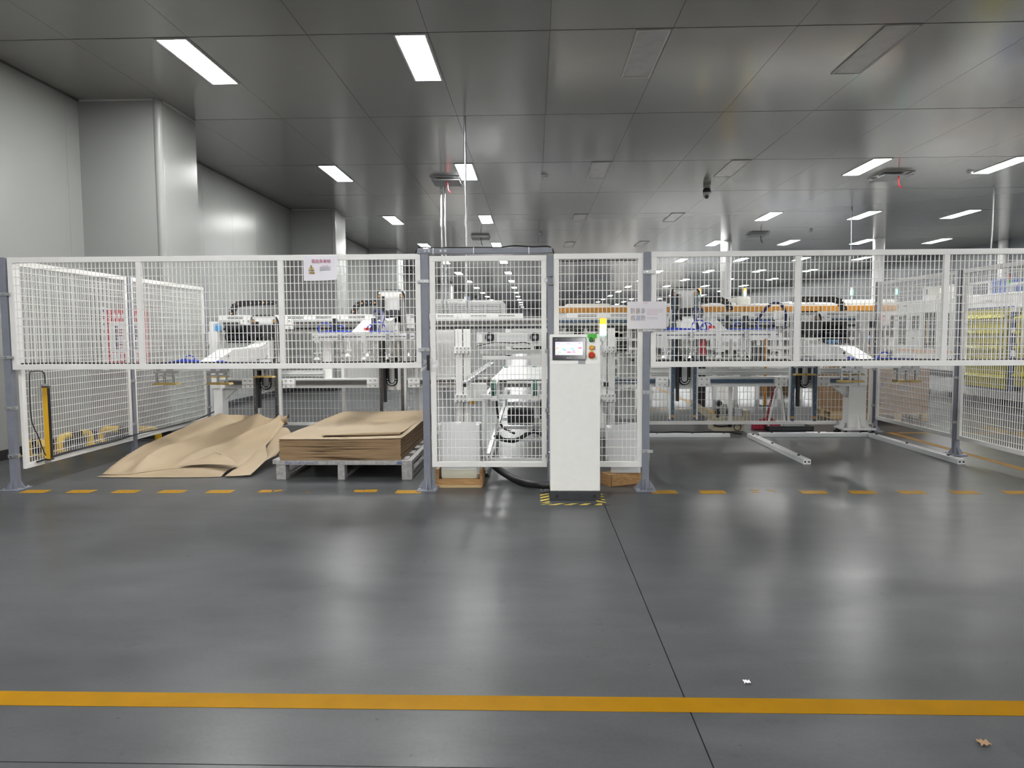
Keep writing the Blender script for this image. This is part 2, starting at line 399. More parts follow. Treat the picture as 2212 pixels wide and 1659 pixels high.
def fence_panel(a, c, z0, z1, label, mull=(), fw=.045, fd=.03, pu=.0342, pv=.067, name='mesh_fence', group=None, r=.0026):
    a = Vector(a); c = Vector(c); L = (c-a).length; u = (c-a)/L
    t = thing(name, label, 'fence' if name == 'mesh_fence' else 'gate', (a.x, a.y, z0), group)
    def at(s, z): p = a+u*s; return (p.x, p.y, z)
    for z in (z0+fw/2, z1-fw/2): MB().bar(at(0, z), at(L, z), fd, fw).build('frame_rail', 'fence_white', t, bevel=.003)
    ss = [fw/2, L-fw/2]
    for s in ss: MB().bar(at(s, z0+fw), at(s, z1-fw), fw if abs(u.x) > .5 else fd, fd if abs(u.x) > .5 else fw, (0, 1, 0)).build('frame_stile', 'fence_white', t, bevel=.003)
    for f in mull: MB().bar(at(f*L, z0+fw), at(f*L, z1-fw), fw if abs(u.x) > .5 else fd, fd if abs(u.x) > .5 else fw, (0, 1, 0)).build('frame_mullion', 'fence_white', t, bevel=.003)
    b = MB(); p0 = at(fw*.6, 0); p1 = at(L-fw*.6, 0)
    wires(b, p0[:2], p1[:2], z0+fw*.6, z1-fw*.6, pu, pv, r)
    b.build('wire_mesh', 'fence_white', t, kind='stuff'); return t
def fence_post(x, y, h, label, w=.058, clamps=(), face=-1, side=0, cl='galv'):
    t = thing('fence_post', label, 'post', (x, y, 0))
    MB().box(x-w/2, x+w/2, y-w/2, y+w/2, .01, h).build('post', 'post_grey', t, bevel=.004)
    MB().box(x-.085, x+.085, y-.085, y+.085, 0, .012).build('base_plate', 'post_grey', t, bevel=.002)
    for dx, dy in ((1, 0), (-1, 0), (0, 1), (0, -1)):
        p = Vector((x+dx*w/2, y+dy*w/2, .012)); q = Vector((dx, dy, 0)); n = Vector((-dy, dx, 0))*.003
        MB().prism([p-n, p+q*.05-n, p+q*.045+Vector((0,0,.02))-n, p+Vector((0, 0, .085))-n], n*2).build('gusset', 'post_grey', t)
    for dx in (-.062, .062):
        for dy in (-.062, .062): MB().cyl((x+dx, y+dy, .012), (x+dx, y+dy, .024), .009, 6).build('anchor_bolt', 'galv', t)
    for z in clamps:
        c = MB().box(x-w/2-.004, x+w/2+.004, y-w/2-.005, y+w/2+.003, z-.014, z+.014)
        if side: c.box(x+side*(w/2), x+side*(w/2+.03), y-w/2-.006, y-w/2+.006, z-.012, z+.012)
        k = c.build('clamp', cl, t); MB().cyl((x, y-w/2-.005, z), (x, y-w/2-.014, z), .008, 6).build('clamp_bolt', 'steel', k)
    return t
def pxx(x, y=800, Y=FY): return PY(x, y, Y).x
# front posts
XL, XD, XE, XP = pxx(21, 800), pxx(921), pxx(1189), pxx(1395)
fence_post(XL, FY, 1.965, 'grey steel fence post at the corner beside the side fence with barrier hoops', clamps=(.29, .70, 1.13, 1.66), side=1)
fence_post(XD, FY, 1.96, 'grey steel post carrying the latch side of the mesh gate', clamps=(1.18, 1.74), side=-1)
fence_post(XE, FY, 1.94, 'grey steel post behind the control cabinet carrying the gate hinges', w=.05)
fence_post(XP, FY, 1.965, 'grey steel post with the laminated photo notice taped on it', clamps=(.33, .82, 1.33, 1.80), side=1)
# door frame beam
t = thing('gate_beam', 'grey steel header beam spanning above the mesh gate', 'beam', (XD, FY, 1.95))
MB().box(pxx(906), pxx(1193.5), FY-.03, FY+.03, 1.962, 2.005).build('beam', 'post_grey', t, bevel=.003)
for px in (923, 931, 956, 966): MB().cyl((pxx(px), FY-.03, 1.984), (pxx(px), FY-.037, 1.984), .009, 8).build('bolt', 'galv', t)
for px in (940, 1026, 1143.5): MB().box(pxx(px)-.003, pxx(px)+.003, FY-.034, FY+.034, 1.958, 2.009).build('cable_tie', 'plastic_white', t)
cb = MB().tube(spline([(pxx(899), FY+.01, 1.90), (pxx(903), FY, 1.985), (pxx(912), FY, 2.017), (pxx(940), FY, 2.012), (pxx(985), FY, 2.012), (pxx(1026), FY, 2.012), (pxx(1080), FY, 2.012), (pxx(1112), FY, 2.024), (pxx(1150), FY, 2.014), (pxx(1190), FY+.02, 2.012), (pxx(1198), FY+.03, 1.92)], 5), .006, 6)
cb.build('cable', 'black', t, smooth=True)
# front panels
L1 = fence_panel((XL+.035, FY), (XD-.035, FY), 1.025, 1.965, 'long white mesh panel hanging over the open bay with the paper warning notice', mull=((pxx(310)-XL)/(XD-XL)-.004, (pxx(617)-XL)/(XD-XL)-.002))
D1 = fence_panel((pxx(931), FY), (pxx(1181), FY), .195, 1.945, 'tall white mesh gate with black pull handle', name='mesh_gate', fw=.044)
R1 = fence_panel((pxx(1196), FY), (pxx(1388.5), FY), .195, 1.955, 'narrow white mesh panel directly behind the control cabinet')
R2 = fence_panel((XP+.035, FY), (4.42, FY), 1.025, 1.965, 'long white mesh panel hanging over the open bay with aluminium floor rails', mull=((pxx(1713)-XP)/(4.42-XP), (pxx(2033)-XP)/(4.42-XP)))
fence_post(4.45, FY, 1.965, 'grey steel corner post at the end of the long panel beyond the floor rails')
# gate hardware
hb = MB().box(pxx(927)-.012, pxx(927)+.012, FY-.052, FY-.036, 1.01, 1.135); hb.box(pxx(927)-.010, pxx(927)+.010, FY-.04, FY-.015, 1.01, 1.03); hb.box(pxx(927)-.010, pxx(927)+.010, FY-.04, FY-.015, 1.115, 1.135)
hb.build('pull_handle', 'black', D1, bevel=.005)
for z in (1.74, 1.16, .675, .29):
    hx = pxx(1183)
    h = MB().box(hx-.022, hx+.006, FY-.024, FY-.014, z-.016, z+.016); h.tube([(hx+.008, FY-.03, z-.034), (hx+.035, FY-.034, z-.034), (hx+.046, FY-.034, z-.022), (hx+.046, FY-.034, z+.022), (hx+.035, FY-.034, z+.034), (hx+.008, FY-.03, z+.034)], .006, 6)
    hh = h.build('hinge', 'galv', D1); MB().cyl((hx-.012, FY-.024, z), (hx-.012, FY-.03, z), .006, 6).build('hinge_bolt', 'steel', hh)
# side fences
YS = [FY, 7.62, 9.42]
SXL, SXR = -4.38, 4.46
for x, sd in ((SXL, 1), (SXR, -1)):
    nm = 'left' if x < 0 else 'right'
    w = 'beside the yellow and black barrier hoops' if x < 0 else 'beside the carton pallet and yellow bin rack'
    for i, (ya, yb) in enumerate(((YS[0]+.04, YS[1]-.035), (YS[1]+.035, YS[2]-.035))):
        fence_panel((x, ya), (x, yb), .17, 1.945, ('front white mesh side fence ' if i == 0 else 'rear white mesh side fence ')+w)
    fence_post(x, YS[1], 1.95, 'grey steel middle post of the side fence '+w, clamps=(.35, .82, 1.18, 1.68), side=sd, w=.055)
    fence_post(x, YS[2], 1.95, 'grey steel rear post of the side fence '+w, clamps=(.35, .82, 1.18, 1.68), side=sd, w=.055)
# low fence at the back
def pxb(x): return PY(x, 900, 9.42).x
fence_panel((SXL+.04, 9.42), (pxb(905), 9.42), .10, 1.36, 'low white mesh panel behind the paper stack and crumpled sheets', mull=((pxb(741)-SXL)/(pxb(905)-SXL), (pxb(601)-SXL)/(pxb(905)-SXL)), pu=.05, pv=.10, fw=.04, r=.0022)
fence_panel((pxb(1396), 9.42), (SXR-.04, 9.42), .10, 1.36, 'low white mesh panel in front of the broom and dustpan', mull=((pxb(1580)-pxb(1396))/(SXR-pxb(1396)),), pu=.05, pv=.10, fw=.045, r=.0022)

# ================================================================== NOTICES ON THE FENCE
def flat(parent, name, m, x0, y0, x1, y1, Y, th=.0008):
    b = MB(); b.pbox(x0, y0, x1, y1, Y, th); return b.build(name, m, parent)
Yn = FY-.024
o = thing('warning_notice', 'white paper warning notice with red Chinese heading and yellow triangle', 'notice', PY(693, 606, Yn))
rows = []
for j in range(9):
    row = []
    for i in range(13):
        u = i/12; v = j/8
        px = 654.5+u*(730-654.5)+v*(2.0 if u < .5 else -3.0*u); py = 552+v*(606.5-552)+math.sin(u*math.pi)*1.0*v-2.5*u*v
        row.append(PY(px, py, Yn-.004-.012*v*v*u))
    rows.append(row)
MB().grid(rows).build('sheet', 'paper', o, smooth=True, solid=.0006)
Yt = Yn-.016
text('\u4e8b\u6545\u591a\u53d1\u5730', .033, 'ink_red', o, PY(672.3, 567.3, Yt), FRONT, sx=.98)
a, b_, c = PY(671.6, 571.8, Yt), PY(666, 584.4, Yt), PY(678.8, 584.4, Yt)
MB().prism([a, b_, c], (0, .001, 0)).build('triangle_edge', 'ink_black', o)
g = (a+b_+c)/3
MB().prism([g+(p-g)*.8+Vector((0, -.0008, 0)) for p in (a, b_, c)], (0, .0005, 0)).build('triangle', 'sign_yellow', o)
flat(o, 'exclamation_mark', 'ink_black', 671.4, 575.2, 672.7, 582.8, Yt-.0015)
flat(o, 'caption_band', 'sign_yellow', 667, 587, 679, 590.6, Yt)
text('\u6ce8\u610f\u5b89\u5168', .0118, 'ink_black', o, PY(667.5, 590.2, Yt-.001), FRONT)
flat(o, 'heading_line', 'ink_pink', 695, 572.9, 709, 573.9, Yt)
for i, (xa, xb) in enumerate(((690.5, 714.5), (690.5, 714), (690.5, 714), (690.5, 695))):
    x = xa
    while x < xb-1:
        wdt = random.uniform(1.0, 1.9); flat(o, 'text_stroke', 'ink_grey', x, 576+i*2.6, min(x+wdt, xb), 577.5+i*2.6, Yt); x += wdt+.5
Yp = FY-.045
o = thing('photo_notice', 'laminated notice with six small photographs taped across the grey post', 'notice', PY(1397, 709, Yp))
b = MB(); b.pbox(1356, 651.5, 1438.5, 710, Yp, .001); b.build('sheet', 'paper', o)
b = MB(); b.pbox(1354.5, 650, 1440, 711.5, Yp-.0035, .001); b.build('plastic_sleeve', 'film', o)
flat(o, 'top_mark', 'ink_pink', 1390, 654, 1400, 655.2, Yp-.0015)
for i, (px, w) in enumerate(((1362.5, 9), (1374, 8.5), (1385, 8))):
    for j, py in enumerate((666, 681)):
        flat(o, 'photograph', ('photo_grey', 'photo_tan', 'photo_grey', 'photo_grey', 'photo_blue', 'photo_grey')[j*3+i], px, py, px+w+j*.8, py+(11.5), Yp-.0015)
for i, py in enumerate((667.5, 670.5, 673.5, 676.5, 679, 685.5, 688)):
    x = 1397.5
    while x < (1431 if i < 3 else 1419):
        wdt = random.uniform(1.2, 3); flat(o, 'text_stroke', 'ink_pink' if 1404 < x < 1419 and i < 5 else 'ink_grey', x, py, x+wdt, py+1.1, Yp-.0015); x += wdt+.8
# ================================================================== CONTROL CABINET
Yc = 5.52
t = thing('control_cabinet', 'slim white control cabinet with touchscreen standing on hazard tape', 'cabinet', (PY(1242, 1080, Yc).x, Yc+.1, 0))
x0, x1 = PY(1188.5, 900, Yc).x, PY(1296.5, 900, Yc).x
zt = PY(1242, 722, Yc).z; zk = PY(1242, 779, Yc).z - .03
MB().box(x0, x1, Yc, Yc+.24, .075, zk+.02).build('body', 'cabinet_white', t, bevel=.004)
MB().prism([(x0, Yc-.002, zk+.0), (x0, Yc+.24, zk+.02), (x0, Yc+.24, zt-.01), (x0, Yc+.06, zt), (x0, Yc+.04, zt)], (x1-x0, 0, 0)).build('console_head', 'cabinet_white', t, bevel=.004)
MB().box(x0-.002, x1+.006, Yc-.006, Yc+.245, .0, .072).build('plinth', 'charcoal', t, bevel=.004)
for px in (1203, 1284.5):
    c = PY(px, 1078, Yc-.006); MB().cyl((c.x, Yc-.0055, .035), (c.x, Yc-.008, .035), .014, 14).build('plinth_hole', 'black', t)
for px in (1209, 1242, 1275):
    c = PY(px, 1061, Yc); MB().cyl((c.x, Yc, c.z), (c.x, Yc-.003, c.z), .004, 8).build('screw', 'grey_mid', t)
zf0, zf1 = zk, zt          # console front slopes back slightly
def cons(px, py, off=0.0):
    p = PY(px, py, Yc); f = (p.z-zk)/(zt-zk); Y = Yc-.002+.042*max(0, min(1, f)); q = PY(px, py, Y-off); return q
def cbx(name, m, parent, px0, py0, px1, py1, off, th, bevel=0):
    a = cons(px0, py1, off); b_ = cons(px1, py1, off); c = cons(px1, py0, off); d = cons(px0, py0, off)
    return MB().prism([a, b_, c, d], (0, th, 0)).build(name, m, parent, bevel=bevel)
hmi = cbx('touchscreen', 'black_gloss', t, 1193.5, 728.3, 1265.8, 777.5, .012, .016, .004)
dsp = cbx('display', 'screen', hmi, 1199.5, 738.6, 1258.8, 767, .0135, .003)
for nm, m, a, b_, c, d in (('icon', 's_orange', 1201, 751, 1206.5, 753.6), ('icon', 's_green', 1204.5, 759.8, 1212.5, 761.8), ('icon', 's_red', 1225, 759.6, 1233, 761.6), ('icon', 's_pink', 1235.5, 759.6, 1244, 761.6), ('icon', 's_yellow', 1247, 759.4, 1253.5, 761.4),
        ('icon', 's_red', 1249, 750.8, 1254.5, 752.8), ('icon', 's_cyan', 1214, 753, 1221.5, 756), ('icon', 's_cyan', 1232, 751.5, 1240, 754.8), ('icon', 's_slate', 1218, 756.3, 1223.5, 757.4), ('icon', 's_slate', 1237.3, 756.2, 1240.8, 757.8),
        ('icon', 's_slate', 1201.5, 742.2, 1209.5, 743), ('icon', 's_slate', 1224, 742, 1232, 742.8), ('icon', 's_slate', 1248, 741.2, 1256, 742), ('icon', 's_pink', 1201, 764.6, 1207, 766)):
    cbx(nm, m, hmi, a, b_, c, d, .0145, .002)
p0, p1, p2 = cons(1254.5, 749.9, .0145), cons(1254.5, 753.7, .0145), cons(1257, 751.8, .0145)
MB().prism([p1, p0, p2], (0, .001, 0)).build('arrow_head', 's_red', hmi)
cbx('logo_mark', 'grey_light', hmi, 1224.5, 772.3, 1226.2, 773.8, .0135, .002); cbx('logo_bar', 'grey_mid', hmi, 1227.3, 772.6, 1235.5, 773.5, .0135, .002)
c = cons(1201.5, 733.5, .013); MB().cyl(c, c+Vector((0, -.002, 0)), .003, 8).build('power_led', 'grey_light', hmi)
cbx('rating_label', 'grey_mid', t, 1249, 778.5, 1264.5, 786.5, .0015, .002)
def knob(px, py, m, col):
    c = cons(px, py, 0); b = MB().lathe(c, [(0, -.028), (.013, -.028), (.016, -.024), (.016, -.008), (.019, -.006), (.019, 0)], 16, 'y'); o = b.build('push_button', m, t, smooth=True)
    q = cons(px+5.7, py+.4, .003); MB().cbox((q.x, q.y, q.z), (.016, .006, .026)).build('button_plate', 'black', o)
    MB().cbox((q.x, q.y-.004, q.z), (.008, .003, .02)).build('legend_strip', 'sign_yellow', o)
knob(1277, 733.6, 'green_button', 0); knob(1277.6, 751, 'amber_knob', 0)
c = cons(1277.8, 766, 0)
es = MB().lathe(c+Vector((0, 0, -.012)), [(0, -.006), (.024, -.006), (.026, 0)], 18, 'y').build('stop_button_base', 'tape_lemon', t)
MB().lathe(c+Vector((0, 0, -.004)), [(0, -.034), (.018, -.034), (.023, -.026), (.021, -.016), (.012, -.012), (.012, 0)], 18, 'y').build('mushroom_head', 'red', es, smooth=True)
cow = MB()
prf = [(-.024, -.020), (-.024, .008), (-.017, .022), (0, .030), (.017, .022), (.024, .008), (.024, -.020)]
cow.prism([c+Vector((x, 0, z)) for x, z in prf], (0, -.004, 0)); cow.box(c.x-.026, c.x-.022, c.y-.04, c.y, c.z-.018, c.z+.01).box(c.x+.022, c.x+.026, c.y-.04, c.y, c.z-.018, c.z+.01)
cow.build('stop_button_guard', 'amber_knob', es)
gt = cbx('green_tag', 'green_tag', t, 1269, 721.5, 1289.6, 730.8, .004, .001)
for i, px in enumerate((1272, 1276, 1280.5, 1284.5)):
    cbx('tag_stroke', 'ink_black', gt, px, 723.3, px+2.4, 724.6, .0045, .001); cbx('tag_stroke', 'ink_black', gt, px, 727, px+2, 728.6, .0045, .001)
# signal tower on the cabinet side
tx = PY(1302.5, 720, Yc+.12).x; ty = Yc+.12
t2 = thing('signal_tower', 'lit signal tower with amber and green segments on the control cabinet edge', 'signal light', (tx, ty, 1.16))
def zc(py): return PY(1302.5, py, ty).z
MB().cyl((tx, ty, zc(737.5)), (tx, ty, zc(724.5)), .024, 20).build('socket', 'plastic_white', t2, smooth=True)
MB().cyl((tx, ty, zc(724.5)), (tx, ty, zc(712.5)), .0265, 20).build('green_segment', 'tower_green', t2, smooth=True)
MB().cyl((tx, ty, zc(712.5)), (tx, ty, zc(700)), .0265, 20).build('amber_segment', 'tower_amber', t2, smooth=True)
MB().cyl((tx, ty, zc(700)), (tx, ty, zc(687.5)), .0265, 20).build('red_segment', 'tower_red', t2, smooth=True)
MB().cyl((tx, ty, zc(750)), (tx, ty, zc(737.5)), .011, 12).build('stem', 'plastic_white', t2, smooth=True)
MB().cyl((tx-.004, ty-.02, zc(752)), (tx-.004, ty+.02, zc(752)), .026, 20).box(x1-.001, tx, ty-.008, ty+.008, zc(757), zc(748)).build('swivel_bracket', 'plastic_white', t2, smooth=True)
# hazard tape round the foot
def hazard(name, pts4, n, label, lean=1):
    """strip between edge pts4[0]-pts4[1] and pts4[3]-pts4[2] cut into slanted black and yellow pieces"""
    A, B, Cc, D = [Vector(p) for p in pts4]
    t = thing(name, label, 'floor tape', (A+B+Cc+D)/4)
    z = Vector((0, 0, .0012))
    for i in range(-2, n+2):
        s0, s1 = i/n, (i+1)/n; e = lean*1.3/n
        def cl(v): return max(0, min(1, v))
        p = [A.lerp(B, cl(s0)), A.lerp(B, cl(s1)), D.lerp(Cc, cl(s1+e)), D.lerp(Cc, cl(s0+e))]
        if (p[0]-p[1]).length+(p[2]-p[3]).length < 1e-4: continue
        MB().prism([q+Vector((0, 0, .0004)) for q in p], z).build('stripe', 'tape_lemon' if i % 2 else 'tape_black', t)
w = .062
gx0, gx1 = PF(1167.5, 1088).x, PF(1310, 1088).x; gy = PF(1240, 1091).y
hazard('hazard_tape', [(gx0, gy, 0), (gx1+.02, gy, 0), (gx1-.03, gy+w*.75, 0), (gx0+.03, gy+w*.75, 0)], 9, 'black and yellow hazard tape strip along the cabinet front')
hazard('hazard_tape', [(gx0, gy+w, 0), (gx0, gy+.40, 0), (gx0+w*1.15, gy+.40, 0), (gx0+w*1.15, gy+w, 0)], 7, 'black and yellow hazard tape strip beside the cabinet next to the black hose')
hazard('hazard_tape', [(gx1-w*1.15, gy+w, 0), (gx1-w*1.15, gy+.40, 0), (gx1, gy+.40, 0), (gx1, gy+w, 0)], 7, 'black and yellow hazard tape strip beside the cabinet next to the wooden block', -1)
# ================================================================== FLOOR TAPE
def tape(name, x0, x1, y0, y1, m, label, group=None, z=.0015):
    b = MB().box(x0, x1, y0, y1, .0003, z); return tag(b.build(name, m), label, 'floor tape', group)
tape('floor_line', XW+.1, 14, 2.383, 2.482, 'tape_yellow', 'wide solid yellow line painted across the near floor')
ya, yb = 5.757, 5.875
for i, px in enumerate((79, 178, 275, 375, 478, 884)):
    x = PF(px, 1061).x; tape('tape_dash', x-.105, x+.105, ya, yb, 'tape_worn', 'short yellow floor dash, %s along from the corner post toward the gate' % (ORD+('ninth',))[i if i < 5 else 8])
for i, px in enumerate((1433, 1538, 1755, 1860, 1966, 2078, 2190)):
    x = PF(px, 1062).x; tape('tape_dash', x-.105, x+.105, ya, yb, 'tape_worn', 'short yellow floor dash, %s along from the photo notice post' % ORD[i if i < 2 else i+1])
def torn(polys, label):
    b = MB()
    for pl in polys: b.prism([PF(*p)+Vector((0, 0, .0004)) for p in pl], (0, 0, .0011))
    tag(b.build('tape_dash', 'tape_worn'), label, 'floor tape')
torn([[(555, 1064), (566, 1058.5), (589, 1058.5), (585, 1064)], [(590, 1063), (594, 1059), (612, 1058.5), (605, 1061.5)]], 'torn yellow floor dash in front of the metal pallet edge')
torn([[(658, 1063.2), (668, 1062.2), (670, 1063), (660, 1064)]], 'tiny scrap of yellow dash left on the floor before the pallet')
torn([[(763, 1063), (767, 1058.5), (788, 1058.5), (784, 1063.4)], [(785, 1063.4), (790, 1058), (817, 1057.5), (813, 1063)]], 'scuffed yellow floor dash in front of the paper stack')
torn([[(1618, 1059.5), (1625, 1058.3), (1640, 1058.3), (1636, 1060)], [(1623, 1064), (1626, 1062.5), (1641, 1062.5), (1640, 1064)], [(1654, 1059), (1668, 1058.6), (1677, 1064.5), (1670, 1061)]], 'almost worn away yellow floor dash between intact dashes')
tape('floor_line', 4.57, 4.665, 5.0, 9.35, 'tape_yellow', 'yellow floor line running along the outside of the side fence')
tape('floor_line', 4.70, 6.6, 9.26, 9.33, 'tape_worn', 'yellow floor line turning away behind the side fence')
tape('floor_line', 6.1, 6.2, 5.0, 9.9, 'tape_worn', 'orange floor line beside the yellow bin rack')
tape('floor_line', 2.9, 3.0, 11.2, 17, 'tape_worn', 'faded yellow aisle line running off behind the broom')
tape('floor_line', .8, 2.9, 12.2, 12.27, 'tape_worn', 'faded yellow line across the aisle behind the low mesh panel')
# ================================================================== PALLET WITH KRAFT PAPER
PYF, PYB = 6.31, 8.64
px0, px1 = PY(596, 1000, PYF).x, PY(890, 1000, PYF).x
t = thing('metal_pallet', 'worn grey metal pallet under the kraft paper stack with stencilled size', 'pallet', ((px0+px1)/2, PYF, 0))
def leg(b, x, w):
    b.box(x, x+w, PYF, PYF+.10, 0, .135)
for xa, w in ((px0, .088), (PY(729, 1000, PYF).x, .063), (px1-.095, .095)):
    for y in (PYF, 7.42, PYB-.10): MB().box(xa, xa+w, y, y+.10, 0, .135).build('foot', 'pallet_grey', t, bevel=.003)
    MB().box(xa+.01, xa+w-.01, PYF+.1, PYB-.1, .0, .03).build('runner', 'pallet_grey', t)
MB().box(px0, px1, PYF-.005, PYF+.045, .135, .175).build('front_rail', 'pallet_grey', t, bevel=.003)
MB().box(px0, px1, PYB-.045, PYB+.005, .135, .175).build('rear_rail', 'pallet_grey', t, bevel=.003)
MB().box(px1-.045, px1, PYF+.05, PYB-.05, .135, .175).build('side_rail', 'pallet_grey', t, bevel=.003)
MB().box(px0-.05, px0+.03, PYF+.05, PYB-.05, .135, .172).build('side_rail', 'pallet_grey', t, bevel=.003)
for k in range(7):
    y = PYF+.09+k*.32; MB().box(px0+.04, px1-.05, y, y+.16, .15, .173).build('deck_slat', 'pallet_grey', t)
text('FGC', .033, 'ink_blue', t, (PY(617, 1003, PYF).x, PYF-.0058, .143), FRONT, name='stencil_text', bold=.035)
text('2335X1200X175', .031, 'ink_blue', t, (PY(637.5, 1003, PYF).x, PYF-.0058, .1435), FRONT, sx=.98, name='stencil_text', bold=.02)
c = PY(863, 1001, PYF); MB().box(c.x-.022, c.x+.022, PYF-.0065, PYF-.004, .143, .168).build('blue_sticker', 'ink_blue', t)
# stack
sx0, sx1 = PY(604, 975, PYF+.02).x, PY(866, 975, PYF+.02).x
sy0, sy1 = PYF+.015, PYB-.02
t = thing('paper_stack', 'thick stack of brown kraft paper sheets on the grey metal pallet', 'paper stack', ((sx0+sx1)/2, sy0, .176))
b = MB(); NL = 20; H = .192
for i in range(NL):
    z = .1762+H*i/NL; th = H/NL; j = random.uniform(-.004, .004); jy = random.uniform(-.004, .003)
    dip = random.choice((.05, .25, .45, .7, 1.0, 1.15)); ctr = random.uniform(.3, .62); wd_ = random.uniform(.12, .26)
    n = 14; top = []; bot = []
    for k in range(n+1):
        u = k/n; g = math.exp(-((u-ctr)/wd_)**2); wv = .0012*math.sin(u*9+i)
        top.append((z+th*(.97-dip*.80*g)+wv*.4)); bot.append(z+th*(.03)+wv*.3)
    for k in range(n):
        xa = sx0+j+(sx1-sx0)*k/n; xb = sx0+j+(sx1-sx0)*(k+1)/n
        vs = [(xa, sy0+jy, bot[k]), (xb, sy0+jy, bot[k+1]), (xb, sy1+jy, bot[k+1]), (xa, sy1+jy, bot[k]), (xa, sy0+jy, top[k]), (xb, sy0+jy, top[k+1]), (xb, sy1+jy, top[k+1]), (xa, sy1+jy, top[k])]
        fs = [(0, 3, 2, 1), (4, 5, 6, 7), (0, 1, 5, 4), (2, 3, 7, 6)]
        if k == 0: fs.append((3, 0, 4, 7))
        if k == n-1: fs.append((1, 2, 6, 5))
        b.add(vs, fs)
b.build('sheet_layers', 'kraft_edge', t, kind='stuff')
zt = .1762+H
rows = []          # slightly wavy top sheet
for j in range(25):
    v = j/24; row = []
    for i in range(21):
        u = i/20; x = sx0-.012+(sx1-sx0+.02)*u; y = sy0-.012+(sy1-sy0+.02)*v
        z = zt+.006+.006*math.sin(u*5+v*3)*v+.007*math.exp(-((u-.9)**2+(v-.5)**2)*9)+.006*math.sin(v*11-u*4)*.5
        if v < .08: z -= (.08-v)*.05*(1-u)
        row.append((x, y, z))
    rows.append(row)
MB().grid(rows).build('top_sheet', 'kraft', t, smooth=True, solid=.0015)
rows = []          # torn sheet lying with a rolled front edge
for j in range(15):
    v = j/14; row = []
    for i in range(17):
        u = i/16; y0_ = sy0+.06+.16*u*0+.02+.10*(1-abs(2*u-1)**2)*.3; x = sx0+.36+(sx1-sx0-.40)*u
        yy_ = sy0+.10+.11*u+v*.9; lift = .010*math.exp(-(v*9)**2)*(0.15+min(1, u*2.2))
        row.append((x, yy_, zt+.018+lift+.004*math.sin(u*6)))
    rows.append(row)
MB().grid(rows).build('curled_sheet', 'kraft', t, smooth=True, solid=.0015)
rl = MB(); n = 14
pts = [Vector((sx0+.36+(sx1-sx0-.40)*u, sy0+.094+.11*u, zt+.020+.006*u)) for u in [i/12 for i in range(13)]]
for i in range(12): rl.cyl(pts[i], pts[i+1], .004+.011*min(1, i/7), 12, .004+.011*min(1, (i+1)/7), caps=(i in (0, 11)))
rl.build('rolled_edge', 'kraft', t, smooth=True)
# ================================================================== CRUMPLED SHEETS
def coons(top, right, bottom, left, n, m, fn=None):
    """top/bottom run left->right, left/right run front(bottom)->back(top); each a list of points"""
    def samp(c, f):
        c = spline(c, 8); s = f*(len(c)-1); i = min(int(s), len(c)-2); return c[i].lerp(c[i+1], s-i)
    T = [samp(top, i/n) for i in range(n+1)]; B = [samp(bottom, i/n) for i in range(n+1)]
    L = [samp(left, j/m) for j in range(m+1)]; R = [samp(right, j/m) for j in range(m+1)]
    rows = []
    for j in range(m+1):
        v = j/m; row = []
        for i in range(n+1):
            u = i/n
            p = (1-v)*B[i]+v*T[i]+(1-u)*L[j]+u*R[j]-((1-u)*(1-v)*B[0]+u*(1-v)*B[n]+(1-u)*v*T[0]+u*v*T[n])
            if fn: p = p+Vector((0, 0, fn(u, v)))
            p.z = max(p.z, .004); row.append(p)
        rows.append(row)
    return rows
def P(*a): return PY(*a)
def ridge(u, v, a, w): return math.exp(-(((u-a))/w)**2)
def fold(u, v):
    e = min(1, 6*u*(1-u)*4)*min(1, 4*v*(1-v)*3)
    s = u-.42*v
    return e*(1.0*(.055*ridge(s, v, .52, .05)-.045*ridge(s, v, .38, .06)*v*1.4+.05*ridge(s, v, .24, .05)-.03*ridge(s, v, .10, .05)+.035*ridge(s, v, -.12, .05)+.045*math.exp(-((u-.28)**2+(v-.28)**2)*22)-.03*ridge(s, v, .02, .07)*v+.05*v*(1-v)+.01*math.sin(u*21+v*9)))
main = coons([P(445, 902, 8.45), P(470, 897, 8.55), P(510, 896, 8.55), P(560, 899, 8.5), P(590, 904, 8.45), P(612, 902, 8.4)],
    [P(514, 1009, 6.62), P(545, 988, 6.95), P(574, 962, 7.4), P(600, 934, 7.95), P(614, 915, 8.25), P(612, 902, 8.4)],
    [P(221, 1024, 6.48), P(272, 1025, 6.47), P(330, 1017, 6.55), P(400, 1010, 6.62), P(460, 1011, 6.6), P(514, 1009, 6.62)],
    [P(221, 1024, 6.48), P(258, 995, 6.85), P(310, 968, 7.25), P(366, 941, 7.75), P(420, 913, 8.25), P(445, 902, 8.45)], 44, 40, fold)
tag(MB().grid(main).build('kraft_sheet', 'kraft', smooth=True, solid=.0015), 'largest crumpled brown kraft sheet draped in a ridge on the floor', 'paper sheet')
def roll(u, v): return .055*math.sin(min(1, v*1.1)*math.pi)*math.exp(-((u-.72)/.33)**2)
s2 = coons([P(228, 1026, 6.5), P(330, 1014, 6.64), P(400, 1010, 6.70), P(470, 1010, 6.70), P(520, 1006, 6.72)], [P(478, 1030, 6.42), P(496, 1020, 6.54), P(520, 1006, 6.72)],
    [P(208, 1031.5, 6.405), P(290, 1034, 6.39), P(400, 1033.5, 6.39), P(478, 1030, 6.42)], [P(208, 1031.5, 6.405), P(216, 1029, 6.45), P(228, 1026, 6.5)], 30, 12, roll)
tag(MB().grid(s2).build('kraft_sheet', 'kraft', smooth=True, solid=.0015), 'brown kraft sheet rolled into a long front fold under the crumpled sheets', 'paper sheet')
